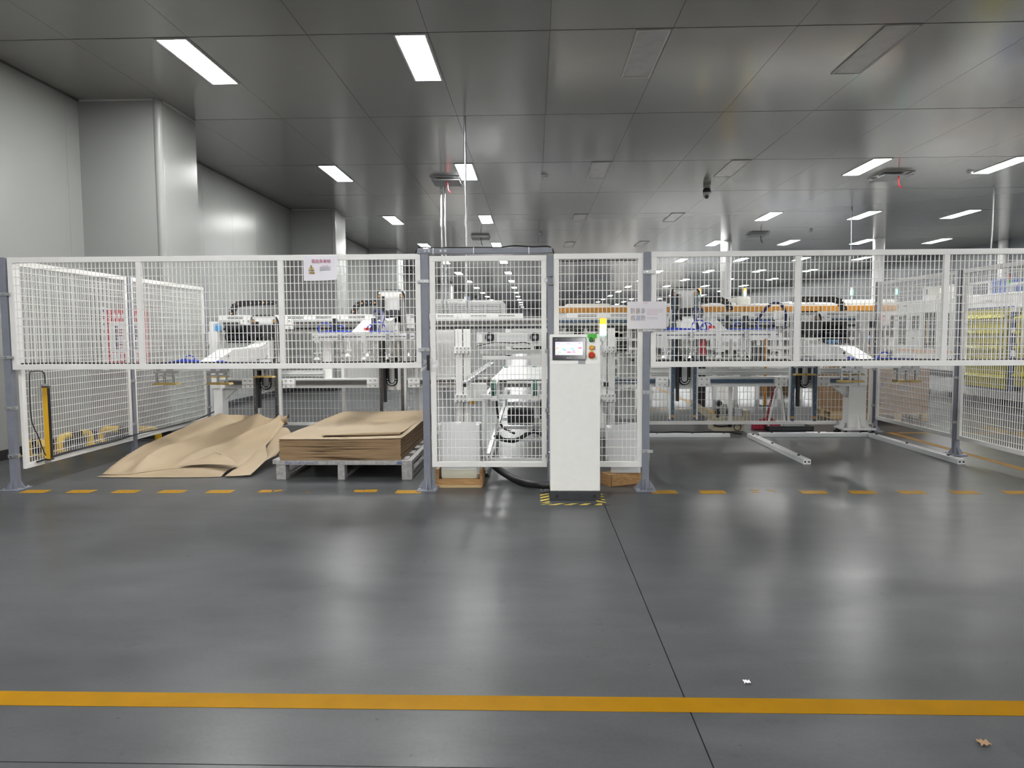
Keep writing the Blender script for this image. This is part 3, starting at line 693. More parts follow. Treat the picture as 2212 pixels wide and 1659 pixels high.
s3 = coons([P(385, 1012, 6.60), P(430, 996, 6.72), P(465, 981, 6.80)], [P(515, 1011.5, 6.52), P(498, 996, 6.66), P(465, 981, 6.80)],
    [P(385, 1012, 6.60), P(430, 1014, 6.53), P(480, 1014, 6.50), P(515, 1011.5, 6.52)], [P(385, 1012, 6.60), P(405, 1004, 6.66), P(430, 996, 6.72), P(465, 981, 6.80)], 14, 12, lambda u, v: .03*math.sin(u*math.pi)*(1-v)+.02)
tag(MB().grid(s3).build('kraft_sheet', 'kraft', smooth=True, solid=.0015), 'triangular brown kraft flap folded over on the crumpled sheets', 'paper sheet')
s4 = coons([P(545, 985, 6.98), P(560, 974, 7.15), P(574, 963, 7.36)], [P(541, 1026, 6.42), P(566, 1002, 6.66), P(577, 988, 6.86), P(574, 963, 7.36)],
    [P(486, 1028.5, 6.40), P(510, 1028, 6.40), P(541, 1026, 6.42)], [P(486, 1028.5, 6.40), P(505, 1014, 6.52), P(530, 998, 6.75), P(545, 985, 6.98)], 12, 14, lambda u, v: .025*math.sin(u*math.pi)*v)
tag(MB().grid(s4).build('kraft_sheet', 'kraft', smooth=True, solid=.0015), 'brown kraft sheet sliding flat towards the pallet at the foot of the pile', 'paper sheet')
s5 = coons([P(605, 925, 8.02), P(620, 928, 8.02), P(629, 937, 7.9)], [P(596, 985, 6.98), P(604, 972, 7.14), P(606, 955, 7.45), P(629, 937, 7.9)],
    [P(567, 1003, 6.72), P(580, 996, 6.84), P(596, 985, 6.98)], [P(567, 1003, 6.72), P(577, 985, 6.95), P(578, 964, 7.38), P(605, 925, 8.02)], 10, 14, lambda u, v: .02*math.sin(u*math.pi))
tag(MB().grid(s5).build('kraft_sheet', 'kraft', smooth=True, solid=.0015), 'brown kraft sheet wedged between the crumpled pile and the pallet', 'paper sheet')
curl = []
ca0, ca1 = P(600, 914, 8.36), P(623, 908, 8.30)
for j in range(13):
    a = math.radians(-100+j*22)
    curl.append([ca0.lerp(ca1, i/6)+Vector((0, (.035+.015*i/6)*math.cos(a)*-1, (.04+.02*i/6)*math.sin(a)+.012*i/6)) for i in range(7)])
tag(MB().grid(curl).build('kraft_scrap', 'kraft', smooth=True, solid=.0015), 'curled corner of kraft paper standing up at the back of the crumpled pile', 'paper scrap')
b = MB(); b.add([P(632, 918, 9.98), P(640, 918, 9.95), P(641.5, 911, 10.0), P(635, 909.5, 10.02)], [(0, 1, 2, 3)])
tag(b.build('green_scrap', 'green_wheel', solid=.003), 'small green card standing behind the low mesh fence by the crumpled paper', 'scrap')
# ================================================================== WHITE BOXES ON WOODEN BLOCKS
def sheet_box(xa, xb, Y, ztop, zb, dep, label, notch, rotlab, skew=0):
    t = thing('plastic_bin', label, 'bin', ((xa+xb)/2, Y, zb))
    n = 10; xm = (xa+xb)/2; r = .022 if notch else 0
    arcp = [(xm+r*math.cos(math.radians(a)), ztop+r*math.sin(math.radians(a))) for a in range(180, 361, 30)] if notch else []
    poly = [(xa, zb), (xb, zb), (xb, ztop+skew)] + [p for p in arcp[::-1]] + [(xa, ztop)]
    MB().prism([(x, Y, z) for x, z in poly], (0, .006, 0)).build('front_sheet', 'plastic_white', t)
    MB().box(xa-.028, xa+.33, Y+.012, Y+dep, zb+.10, ztop-.025).build('inner_box', 'plastic_white', t, bevel=.004)
    return t
bx0, bx1 = PY(953, 970, 6.02).x, PY(1029, 970, 6.02).x
t = sheet_box(bx0, bx1, 6.02, PY(990, 911.5, 6.02).z, .08, .22, 'white plastic bin with notched sheet standing inside the mesh gate', True, 0)
MB().box(bx0+.01, bx1-.004, 6.012, 6.02, .075, .15).build('cream_film', 'plastic_cream', t)
t = thing('wooden_block', 'reddish wooden trough under the notched white bin inside the gate', 'wood block', (PY(990, 1050, 6).x, 5.99, 0))
wa, wb = PY(945, 1050, 5.985).x, PY(1039, 1050, 5.985).x
MB().box(wa, wb, 5.985, 6.01, 0, .07).build('front_board', 'wood', t, bevel=.002)
MB().box(wa, wb, 5.98, 5.985, 0, .022).build('kick_strip', 'wood_pale', t)
MB().box(wa+.03, wb-.02, 6.01, 6.24, 0, .075).build('bed_board', 'wood', t)
MB().box(wa-.015, wa+.012, 5.99, 6.27, .0, .155).build('end_board', 'wood', t, bevel=.002)
MB().box(wb-.012, wb+.012, 5.99, 6.27, .0, .155).build('end_board', 'wood', t, bevel=.002)
rx0, rx1 = PY(1320, 970, 6.1).x, PY(1384, 970, 6.1).x
t = sheet_box(rx0, rx1, 6.1, PY(1350, 918, 6.1).z, .105, .2, 'plain white plastic bin standing beside the post with the photo notice', False, 0, skew=.02)
t = thing('wooden_block', 'brown varnished wooden block turned askew under the plain white bin', 'wood block', (PY(1350, 1045, 6.1).x, 6.1, 0))
A = PF(1321, 1051); B = PF(1386, 1044.5); 
d_ = (B-A).normalized(); n_ = Vector((-d_.y, d_.x, 0))
MB().prism([A, B, B+n_*.16, A+n_*.16], (0, 0, .10)).build('block', 'wood', t, bevel=.003)
MB().prism([A-d_*.004+n_*.002, A-d_*.02+n_*.002, A-d_*.02+n_*.15, A-d_*.004+n_*.15], (0, 0, .10)).build('end_cap', 'wood', t)
# ================================================================== BLACK HOSE, BAG, LIGHT CURTAIN
hp = [PY(1036, 975, 6.75), PY(1056, 996, 6.6), PY(1080, 1016, 6.45), PY(1106, 1032, 6.25), PY(1135, 1043, 6.02), PY(1162, 1047.5, 5.83), PY(1185, 1048, 5.80), PY(1202, 1048, 5.79)]
tag(MB().tube(spline(hp, 8), .031, 14).build('corrugated_hose', 'black', smooth=True), 'thick black hose on the floor running into the control cabinet', 'hose')
t = thing('plastic_bag', 'small clear plastic bag of papers tied behind the gate pull handle', 'bag', PY(928, 800, FY-.03))
rows = []
for j in range(9):
    v = j/8; row = []
    for i in range(9):
        u = i/8; px = 913+u*33+3*math.sin(v*5)-2*v*(1-u); py = 776+v*26-6*math.sin(u*3.1)*v+2*math.sin(u*9)
        row.append(PY(px, py, FY-.030-.004*math.sin(u*11+v*7)))
    rows.append(row)
MB().grid(rows).build('film', 'bag_film', t, smooth=True)
b = MB(); b.pbox(917, 783, 927, 797, FY-.028, .002); b.build('folded_paper', 'paper', t)
lx, ly = SXL+.05, 6.19
t = thing('light_curtain', 'tall yellow light curtain sensor bar mounted inside the side fence corner', 'sensor', (lx, ly, .2))
MB().box(lx-.024, lx+.018, ly-.022, ly+.022, .215, .855).build('housing', 'sensor_yellow', t, bevel=.002)
MB().box(lx+.018, lx+.022, ly-.016, ly+.016, .22, .85).box(lx-.026, lx+.022, ly-.024, ly+.024, .205, .215).box(lx-.026, lx+.022, ly-.024, ly+.024, .855, .865).build('lens_strip', 'black_gloss', t)
MB().box(lx-.045, lx, ly-.02, ly+.02, .18, .205).box(lx-.045, lx, ly-.02, ly+.02, .865, .885).build('bracket', 'galv', t)
MB().tube(spline([(lx-.01, ly, .88), (lx-.01, ly, .95), (lx-.012, ly-.02, .995), (lx-.03, ly-.12, 1.0), (lx-.03, ly-.16, .96), (lx-.028, ly-.17, .6), (lx-.02, ly-.1, .42), (lx-.02, ly-.06, .32), (lx-.02, ly+.01, .235), (lx-.018, ly+.3, .235), (lx-.018, ly+.9, .235), (lx-.01, ly+1.3, .24)], 5), .005, 6).build('cable', 'black', t, smooth=True)
tag(MB().tube(spline([(SXL+.03, 6.05, .21), (SXL+.03, 6.5, .225), (SXL+.03, 7.2, .22), (SXL+.045, 7.62, .235), (SXL+.03, 8.2, .225), (SXL+.03, 9.0, .23), (SXL+.12, 9.2, .28), (SXL+.3, 9.3, .38)], 6), .008, 6).build('floor_cable', 'black', smooth=True), 'black cable lying along the bottom rail of the side fence by the hoops', 'cable')
tag(MB().tube(spline([(XL+.06, FY+.02, 1.075), (-3.9, FY+.02, 1.08), (-3.4, FY+.02, 1.072), (-2.9, FY+.02, 1.08), (-2.4, FY+.02, 1.075), (-1.9, FY+.02, 1.073), (-1.4, FY+.02, 1.078), (-1.03, FY+.022, 1.078), (-.985, FY+.022, 1.11), (-.975, FY+.022, 1.3), (-.99, FY+.022, 1.6), (-.965, FY+.02, 1.8), (-.945, FY+.02, 1.92)], 6), .007, 6).build('fence_cable', 'black', smooth=True), 'black cable run along the lower rail of the panel with the paper warning notice', 'cable')
tag(MB().tube(spline([(XP+.06, FY+.02, 1.075), (1.5, FY+.02, 1.078), (2.2, FY+.02, 1.073), (3.0, FY+.02, 1.078), (3.6, FY+.02, 1.072), (4.3, FY+.02, 1.077)], 6), .006, 6).build('fence_cable', 'black', smooth=True), 'black cable run along the lower rail of the panel over the floor rails', 'cable')
tag(MB().tube(spline([(pxx(1198), FY+.02, 1.905), (pxx(1230), FY+.02, 1.897), (pxx(1300), FY+.02, 1.902), (pxx(1375), FY+.02, 1.90)], 5), .005, 6).build('fence_cable', 'black', smooth=True), 'thin black cable under the top rail of the narrow panel', 'cable')
# ================================================================== BARRIER HOOPS + SAFETY BOARD
def hoop(a, c, h, label, r=.045):
    a = Vector(a); c = Vector(c); u = (c-a).normalized(); L = (c-a).length; R = .07 if (c-a).length < .3 else .09
    t = thing('barrier_hoop', label, 'barrier', ((a+c)/2)*1)
    up = Vector((0, 0, 1))
    e1 = [a+up*.012, a+up*(h-R)] + [a+u*R*(1-math.cos(math.radians(q)))+up*(h-R+R*math.sin(math.radians(q))) for q in (15, 30, 45, 60, 75, 90)] + [a+u*(L*.33)+up*h]
    e2 = [c+up*.012, c+up*(h-R)] + [c-u*R*(1-math.cos(math.radians(q)))+up*(h-R+R*math.sin(math.radians(q))) for q in (15, 30, 45, 60, 75, 90)] + [c-u*(L*.33)+up*h]
    MB().tube(e1, r, 16).build('bent_leg', 'guard_yellow', t, smooth=True); MB().tube(e2, r, 16).build('bent_leg', 'guard_yellow', t, smooth=True)
    MB().cyl(a+u*(L*.33)+up*h, c-u*(L*.33)+up*h, r, 16).build('black_band', 'black', t, smooth=True)
    for p in (a, c): MB().box(p.x-.055, p.x+.055, p.y-.055, p.y+.055, 0, .01).build('base_plate', 'guard_yellow', t)
hoop((-5.555, 7.60, 0), (-5.36, 7.60, 0), .15, 'short yellow barrier hoop against the wall behind the yellow light curtain', .04)
hoop((-5.40, 7.89, 0), (-5.34, 8.36, 0), .165, 'yellow and black barrier hoop standing along the white wall before the boxed column', .04)
hoop((PF(219, 953).x, PF(219, 953).y, 0), (PF(342, 953).x, PF(219, 953).y, 0), .15, 'wide yellow and black barrier hoop across the front of the boxed column', .04)
t = thing('safety_board', 'red and white safety poster board on the front of the boxed column', 'poster', PY(270, 790, 8.80))
Yq = 8.815
b = MB(); b.pbox(231, 669, 318, 789, Yq, .03); b.build('board', 'red', t)
for xa, xb in ((237, 271), (277, 313)):
    b = MB(); b.pbox(xa, 695, xb, 761, Yq-.004, .003); b.build('white_sheet', 'paper', t)
    for j in range(3):
        b = MB(); b.pbox(xa+6+j*9, 763, xa+12+j*9, 780, Yq-.004, .003); b.build('white_column', 'paper', t)
    for yk in (708, 734):
        c = PY(xa+15, yk+8, Yq-.006)
        b = MB(); b.box(c.x-.022, c.x+.022, c.y, c.y+.002, c.z-.07, c.z+.03); b.cyl((c.x, c.y, c.z+.055), (c.x, c.y+.002, c.z+.055), .022, 10); b.build('pictogram', 'navy', t)
        for q in range(3):
            b = MB(); b.pbox(xa+21, yk+3+q*6, xa+29, yk+6+q*6, Yq-.006, .002); b.build('text_stroke', 'red_dark', t)
for j in range(7):
    b = MB(); b.pbox(244+j*10, 677, 249+j*10, 688, Yq-.004, .003); b.build('heading_stroke', 'paper', t)
t = thing('wall_notice', 'narrow white notice strip with red and blue marks beside the safety board', 'notice', PY(224, 790, 8.82))
b = MB(); b.pbox(219, 662, 230, 800, Yq+.01, .012); b.build('strip', 'paper', t)
for j in range(8):
    b = MB(); b.pbox(221, 668+j*15, 225, 674+j*15, Yq+.006, .003); b.build('mark', 'red_dark' if j % 2 else 'ink_blue', t)
# ================================================================== GANTRY
GY = 9.20
def gz(y, px=700): return PY(px, y, GY).z
GX0, GX1 = PY(470, 700, GY).x, PY(1860, 690, GY).x
ZU1, ZU0 = gz(690), gz(713)          # upper beam
ZL1, ZL0 = gz(818), gz(838)          # lower beam
t = thing('gantry', 'long white double-beam gantry carrying the four pick-up robots', 'gantry', ((GX0+GX1)/2, GY+.1, 0))
MB().box(GX0, GX1, GY, GY+.14, ZU0, ZU1).build('upper_beam', 'grey_light', t, bevel=.004)
MB().box(GX0, GX1, GY, GY+.14, ZL0, ZL1).build('lower_beam', 'machine_white', t, bevel=.004)
xm = PY(1195, 700, GY).x
for a, b_, m in ((GX0+.08, xm, 'rail_dark'), (xm, GX1-.08, 'rail_blue')):
    MB().box(a, b_, GY-.035, GY, gz(701), gz(695)).build('guide_rail', m, t)
    MB().box(a, b_, GY-.035, GY, gz(830), gz(822)).build('guide_rail', m, t)
    MB().box(a, b_, GY-.02, GY, gz(711.5), gz(707.5)).build('rack_strip', 'black', t)
MB().box(GX0, GX1, GY-.012, GY, ZL1-.012, ZL1+.004).box(GX0, GX1, GY-.012, GY, ZL0, ZL0+.02).build('edge_flange', 'machine_white', t)
for k in range(60):
    x = GX0+.15+k*.135
    if x < GX1-.1: MB().cyl((x, GY-.035, gz(698)), (x, GY-.038, gz(698)), .007, 6).build('rail_bolt', 'black', t)
# cable trough on top of the beam, in lengths with slots
xa, xb, xc, xd = PY(471, 684, GY).x, PY(1130, 684, GY).x, PY(1225, 680, GY).x, PY(1852, 672, GY).x
for a, b_ in ((xa, xb), (xc, xd)):
    n = 5 if a < 0 else 4
    for k in range(n):
        u0 = a+(b_-a)*k/n; u1 = a+(b_-a)*(k+1)/n
        tr = MB().box(u0+.004, u1-.004, GY+.02, GY+.13, ZU1, ZU1+.062).build('cable_trough', 'machine_white', t, bevel=.003)
        for j in (0, 1):
            q0 = u0+(u1-u0)*(.15+.45*j); MB().box(q0, q0+(u1-u0)*.26, GY+.017, GY+.021, ZU1+.016, ZU1+.023).box(q0, q0+(u1-u0)*.26, GY+.017, GY+.021, ZU1+.035, ZU1+.041).build('slot', 'black', tr)
# legs
def gleg(pxa, pxb, pyb, s):
    xa, xb = PY(pxa, 860, GY).x, PY(pxb, 860, GY).x
    L = MB().box(xa, xb, GY-.02, GY+.16, .09, ZL0).build('leg', 'machine_white', t, bevel=.005)
    MB().box(xa-.09, xb+.09, GY-.12, GY+.19, .062, .09).build('base_plate', 'machine_white', L, bevel=.003)
    for x, d in ((xa, -1), (xb, 1)): MB().prism([(x, GY+.06, .09), (x+d*.085, GY+.06, .09), (x, GY+.06, .26)], (0, .014, 0)).build('gusset', 'machine_white', L)
    MB().prism([((xa+xb)/2-.007, GY-.02, .09), ((xa+xb)/2-.007, GY-.11, .09), ((xa+xb)/2-.007, GY-.02, .26)], (.014, 0, 0)).build('gusset', 'machine_white', L)
    for x in (xa-.06, xb+.06):
        for y in (GY-.09, GY+.16):
            MB().cyl((x, y, 0), (x, y, .035), .045, 12).cyl((x, y, .035), (x, y, .062), .02, 8).build('levelling_foot', 'black', L); MB().cyl((x, y, .09), (x, y, .115), .02, 6).cyl((x, y, .115), (x, y, .155), .013, 8).build('stud', 'steel', L)
    return L
Lr = gleg(1832, 1870, 905, 1); Ll = gleg(463, 482, 900, -1)
for s, (xa, xb) in ((-1, (PY(454, 700, GY).x, PY(471, 700, GY).x)), (1, (PY(1858, 700, GY).x, PY(1875, 700, GY).x))):
    MB().box(xa, xb, GY-.03, GY+.17, ZL0, ZU1+.04 if s > 0 else ZU1-.02).build('end_column', 'machine_white', t, bevel=.004)
MB().box(PY(1875, 685, GY).x, PY(1889, 685, GY).x, GY-.03, GY+.17, gz(699), ZU1+.04).build('end_cap_plate', 'machine_white', t, bevel=.004)
MB().box(PY(463, 720, GY).x+.01, PY(470, 720, GY).x+.06, GY-.033, GY-.03, gz(714), gz(698)).build('blue_label', 'sky_blue', t)
MB().prism([(PY(482, 850, GY).x, GY+.05, ZL0), (PY(510, 850, GY).x, GY+.05, ZL0), (PY(482, 850, GY).x, GY+.05, ZL0-.15)], (0, .05, 0)).build('knee_brace', 'machine_white', t)
MB().prism([(PY(1832, 850, GY).x, GY+.05, ZL0), (PY(1800, 850, GY).x, GY+.05, ZL0), (PY(1832, 850, GY).x, GY+.05, ZL0-.15)], (0, .05, 0)).build('knee_brace', 'machine_white', t)
MB().box(PY(701, 780, GY+.2).x, PY(719, 780, GY+.2).x, GY+.14, GY+.2, ZL1-.02, ZU0+.02).build('upright', 'machine_white', t)
MB().box(PY(1598, 780, GY+.2).x, PY(1619, 780, GY+.2).x, GY+.14, GY+.2, ZL1-.02, ZU0+.02).build('upright', 'machine_white', t)
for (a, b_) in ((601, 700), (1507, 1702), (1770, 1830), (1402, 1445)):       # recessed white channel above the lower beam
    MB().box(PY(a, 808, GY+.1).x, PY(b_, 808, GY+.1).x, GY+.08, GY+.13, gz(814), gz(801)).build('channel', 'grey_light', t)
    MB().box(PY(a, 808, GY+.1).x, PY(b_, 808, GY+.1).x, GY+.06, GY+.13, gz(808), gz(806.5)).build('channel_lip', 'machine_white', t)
# centre columns with clamp plates
for pa in ((984.5, 998.5, 1001.5, 1017.5), (1296, 1309.5, 1312.5, 1328)):
    x = [PY(p, 830, 9.0).x for p in pa]; c = (x[0]+x[3])/2
    MB().box(x[0], x[1], 9.0, 9.12, .12, ZU0).build('centre_column', 'machine_white', t, bevel=.003)
    MB().box(x[2], x[3], 9.0, 9.12, .12, ZU0).build('centre_column', 'machine_white', t, bevel=.003)
    MB().box(x[1], x[2], 9.06, 9.1, .12, ZU0).build('slot_backing', 'charcoal', t)
    MB().box(x[0]-.05, x[3]+.06, 8.93, 9.16, .0, .12).build('column_base', 'grey_light', t, bevel=.004)
    for xx in (x[0]+.03, x[2]+.04): MB().prism([(xx, 8.94, .12), (xx, 9.0, .12), (xx, 9.0, .3)], (.014, 0, 0)).build('rib', 'machine_white', t)
    for za, zb in ((749, 763.5), (852, 869)):
        z1, z0 = PY(1001, za, 8.97).z, PY(1001, zb, 8.97).z
        p = MB().box(x[0]-.008, x[3]+.008, 8.965, 9.0, z0, z1).build('clamp_plate', 'machine_white', t, bevel=.003)
        for i in range(4):
            for z in (z0+.02, z1-.02): q = x[0]+.025+i*(x[3]-x[0]-.05)/3; MB().cyl((q, 8.965, z), (q, 8.955, z), .011, 6).build('bolt', 'grey_mid', p)
# boxes behind the beams
b = MB(); b.pbox(739, 714, 981, 818, 9.50, .25); o = b.build('electrical_enclosure', 'machine_white', t, bevel=.004)
xx = PY(982, 780, 9.49).x
MB().box(PY(856, 780, 9.495).x, PY(857, 780, 9.495).x, 9.497, 9.5, gz(815), gz(716)).build('door_gap', 'charcoal', o)
# ------------------------------------------------------------------ pick-up robots
chain_link = MB().box(-.0275, .0275, -.03, .03, -.037, .037).mesh('chain_link', bevel=.006); chain_link.materials.append(MATS['black'])
stud_me = MB().cyl((0, -.0345, 0), (0, -.03, 0), .011, 10).mesh('link_stud'); stud_me.materials.append(MATS['orange_pale'])
stud_w = MB().cyl((0, -.0345, 0), (0, -.03, 0), .006, 10).mesh('link_stud'); stud_w.materials.append(MATS['grey_light'])
def chain(parent, path, y, every=1):
    """links along an x-z path at depth y"""
    c = MB(); c.tube([Vector((p[0], y+.012, p[1])) for p in path], .02, 6); root = c.build('drag_chain', 'black', parent)
    pts = [Vector((p[0], y, p[1])) for p in path]; acc = 0; i = 0; step = .056; pos = 0; k = 0
    seg = [(pts[j+1]-pts[j]).length for j in range(len(pts)-1)]; tot = sum(seg); d = step/2
    while d < tot:
        r_ = d; j = 0
        while j < len(seg)-1 and r_ > seg[j]: r_ -= seg[j]; j += 1
        p = pts[j].lerp(pts[j+1], r_/seg[j]); a = pts[j+1]-pts[j]; ang = math.atan2(a.z, a.x)
        o = inst(chain_link, 'chain_link', p, root); o.rotation_euler = (0, -ang, 0)
        s = inst(stud_me if k % 3 == 0 else stud_w, 'link_stud', p, root)
        d += step; k += 1
def robot(X, dz, s, kind, label, railm, pa, chainpx):
    """X centre of the slide, dz lift, s side the drag chain trails to"""
    t = thing('pick_robot', label, 'robot', (X, 9.0, ZL0))
    zb, ztp = .22-.03*(dz == 0)+(.0 if dz else -.02), 1.54+dz
    zb = .21 if dz else .19
    W = .175
    # slide
    MB().box(X-W, X-W+.05, 9.06, 9.12, zb, ztp).build('side_member', 'machine_white', t, bevel=.003)
    MB().box(X+W-.05, X+W, 9.06, 9.12, zb, ztp).build('side_member', 'machine_white', t, bevel=.003)
    MB().box(X-W+.05, X+W-.05, 9.095, 9.12, ZL0-.02, ztp-.0).build('web_plate', 'machine_white', t)
    for q in (-.145, .132):
        r = MB().box(X+q-.017, X+q+.017, 9.02, 9.06, zb, ztp-.03).build('vertical_rail', railm, t, bevel=.002)
        for z in (zb, ztp-.10): MB().box(X+q-.019, X+q+.019, 9.017, 9.063, z+.03, z+.062).build('bumper', 'wood', r)
        for k in range(12): MB().cyl((X+q, 9.02, zb+.12+k*.11), (X+q, 9.018, zb+.12+k*.11), .006, 6).build('rail_bolt', 'grey_mid', r)
    # vertical chain with its loop
    zc = ZL0-.17+(.0 if dz else -.07)
    MB().box(X-.105, X-.07, 9.0, 9.06, zc, ztp-.06).build('chain_run', 'black', t, bevel=.004)
    lp = [(X-.055, ZL1+.30), (X-.055, ZL1+.02)] + [(X+.0-.055*math.cos(math.radians(a)), ZL1+.01-.06*math.sin(math.radians(a))) for a in range(20, 161, 20)] + [(X+.055, ZL1+.02), (X+.055, ZL1+.30)]
    lz = -.02 if dz else -.06
    b = MB(); b.tube([Vector((p[0], 9.035, p[1]+lz)) for p in lp], .022, 4); lo = b.build('chain_loop', 'black', t)
    for p in lp[1:-1]: MB().cyl((p[0], 9.012, p[1]+lz), (p[0], 9.008, p[1]+lz), .008, 6).build('loop_stud', 'grey_light', lo)
    # carriage plates on both beams
    for sx in (-1, 1):
        for z0, z1 in ((ZL0+.008, ZL1+.006), (ZU0+.012, ZU1+.01)):
            a = X+sx*(W+.012); b_ = a+sx*.155
            p = MB().box(a, b_, 9.105, 9.165, z0, z1).build('carriage_plate', 'machine_white', t, bevel=.003)
            MB().box(a, b_, 9.098, 9.106, (z0+z1)/2-.008, (z0+z1)/2+.008).build('plate_rib', 'machine_white', p)
            for xx in (.3, .72):
                for z in (z0+.025, z1-.025): q = a+(b_-a)*xx; MB().cyl((q, 9.105, z), (q, 9.096, z), .010, 6).build('bolt', 'grey_mid', p)
    # motor group
    zm = 1.36+dz*.55
    MB().cyl((X-.05, 8.80, zm), (X-.05, 9.09, zm), .082, 18).build('motor', 'black', t, smooth=True)
    MB().box(X+.015, X+.12, 8.86, 9.09, zm-.085, zm+.085).build('gearbox', 'charcoal', t, bevel=.012)
    MB().box(X-.15, X-.09, 8.92, 9.06, zm-.05, zm+.04).build('motor_plug', 'black', t, bevel=.006)
    if not dz:
        sg = -1 if X < 0 else 1
        MB().box(X+sg*.16, X+sg*.50, 9.02, 9.11, 1.21, 1.44).build('drive_bracket', 'charcoal', t, bevel=.01)
        MB().cyl((X+sg*.18, 8.97, 1.29), (X+sg*.46, 8.97, 1.29), .062, 16).build('servo_motor', 'black_gloss', t, smooth=True)
        MB().cyl((X+sg*.22, 8.93, 1.40), (X+sg*.40, 8.93, 1.40), .05, 14).box(X+sg*.40, X+sg*.45, 8.9, 9.0, 1.35, 1.45).build('servo_motor', 'black', t, smooth=True)
    # cables over the top
    MB().tube(spline([(X-.16, 9.04, ztp-.25), (X-.165, 9.02, ztp-.03), (X-.12, 9.02, ztp+.012), (X+.08, 9.03, ztp+.014), (X+.15, 9.03, ztp-.005), (X+.185, 9.03, ztp-.1), (X+.185, 9.04, ztp-.32), (X+.19, 9.05, ztp-.55)], 5), .012, 8).build('cable', 'black', t, smooth=True)
    # boom reaching towards the open bay
    zB = 1.165+dz
    w = .085
    bl = MB().box(X-.11, X+.12, 8.86, 9.06, zB-.16, zB+.075).build('boom_root', 'machine_white', t, bevel=.006)
    for xx in (-.085, .095):
        for z in (zB-.12, zB-.03, zB+.045): MB().cyl((X+xx, 8.86, z), (X+xx, 8.85, z), .011, 6).build('bolt', 'grey_mid', bl)
    prof = [(8.9, zB-.15), (8.9, zB+.05), (8.62, zB+.0), (7.88, zB-.01), (7.38, zB-.14), (7.38, zB-.155)]
    MB().prism([(X-w, y, z) for y, z in prof], (2*w, 0, 0)).build('boom', 'machine_white', t, bevel=.004)
    sd = 1 if X < 0 else -1
    MB().cyl((X+sd*w, 7.72, zB-.09), (X+sd*(w+.004), 7.72, zB-.09), .022, 14).build('boom_hole', 'black', t)
    zg = zB-.20
    x0, x1 = (X-.52, X+.22) if X < 0 else (X-.22, X+.52)
    if kind == 'cup':
        x0, x1 = (X-.50, X+.36) if X < 0 else (X-.62, X+.60)
    for y in (7.42, 8.66):
        MB().box(x0, x1, y-.04, y+.0, zg-.03, zg+.045).build('gripper_bar', 'alu', t, bevel=.004)
        MB().box(x0, x1, y-.042, y-.039, zg+.004, zg+.012).build('bar_slot', 'charcoal', t)
    for xx in (X-.06, X+.06): MB().box(xx-.022, xx+.022, 7.42, 8.62, zg+.0, zg+.04).build('cross_bar', 'alu', t)
    MB().box(X-.10, X+.10, 7.7, 8.5, zg-.01, zg+.05).build('mount_plate', 'alu', t)
    if kind == 'pad':
        for gx in ((x0+.07), (x1-.10)):
            for gy in (7.42, 8.66):
                c = MB(); c.box(gx-.11, gx+.11, gy-.05, gy+.05, zg-.055, zg-.03)
                c.box(gx-.07, gx-.02, gy-.06, gy+.03, zg-.03, zg+.03).box(gx+.03, gx+.10, gy-.06, gy+.03, zg-.035, zg+.01)
                for q in (-.095, -.01, .085): c.box(gx+q-.009, gx+q+.009, gy-.035, gy-.01, zg-.16, zg-.05)
                c.box(gx-.115, gx+.115, gy-.04, gy+.03, zg-.085, zg-.075)
                g = c.build('clamp_gripper', 'galv', t)
                for q in (-.055, .06): MB().prism([(gx+q-.07, gy-.06, zg-.175), (gx+q+.07, gy-.06, zg-.175), (gx+q+.055, gy-.06, zg-.155), (gx+q-.055, gy-.06, zg-.155)], (0, .11, 0)).build('rubber_pad', 'amber_pad', g)
    else:
        n = 4 if X < 0 else 5
        for i in range(n):
            for gy in (7.40, 8.62):
                gx = x0+.06+(x1-x0-.12)*i/(n-1)
                c = MB(); c.box(gx-.02, gx+.02, gy-.07, gy-.045, zg-.05, zg+.04).cyl((gx, gy-.058, zg-.20), (gx, gy-.058, zg-.04), .009, 8).cyl((gx+.03, gy-.058, zg-.16), (gx+.03, gy-.058, zg-.02), .006, 8).box(gx-.03, gx+.05, gy-.07, gy-.046, zg-.165, zg-.15)
                c.lathe((gx, gy-.058, zg-.225), [(0, .03), (.016, .03), (.035, .004), (.038, 0), (.02, .004)], 12)
                c.build('suction_cup', 'steel' if i % 2 else 'plastic_white', t)
    # pneumatics
    hz_ = zg+.055
    for k in range(6):
        yk = 7.44+.03*k
        MB().tube(spline([(x0+.05+.02*k, yk, hz_+.006*k), (X-.1, yk+.01, hz_+.01), (X+.1, yk-.01, hz_+.012), (x1-.04*k-.02, yk, hz_+.006)], 5), .006, 6).build('air_hose', 'blue_hose' if k != 2 else 'navy', t, smooth=True)
    dr = -1 if X < 0 else 1
    for c_, rad in ((x0+.12 if X < 0 else x1-.12, .075), (X+dr*.25, .055), (X-dr*.17, .08), (X-dr*.10, .06)):
        if not dz and c_ != (X+dr*.25): continue
        MB().tube(arc((c_, 7.46+random.uniform(-.03, .12), hz_+rad*.35), rad, -35, 215, 14), .007, 6).build('hose_loop', 'blue_hose', t, smooth=True)
    if dz:
        for xx in ((X+dr*.30, X-dr*.12) if X < 0 else (X+.12, X-.14+.45)):
            MB().box(xx-.022, xx+.022, 7.50, 7.56, hz_, hz_+.15).build('valve_block', 'charcoal', t, bevel=.004)
        MB().tube(spline([(X-dr*.16, 7.6, hz_), (X-dr*.17, 7.75, hz_+.17), (X-dr*.1, 7.9, hz_+.24), (X, 8.1, hz_+.21), (X+.05, 8.6, hz_+.12)], 6), .02, 8).build('hose_bundle', 'navy', t, smooth=True)
        MB().box(X-dr*.06-.03, X-dr*.06+.03, 7.44, 7.50, hz_-.01, hz_+.05).build('red_fitting', 'red', t, bevel=.004)
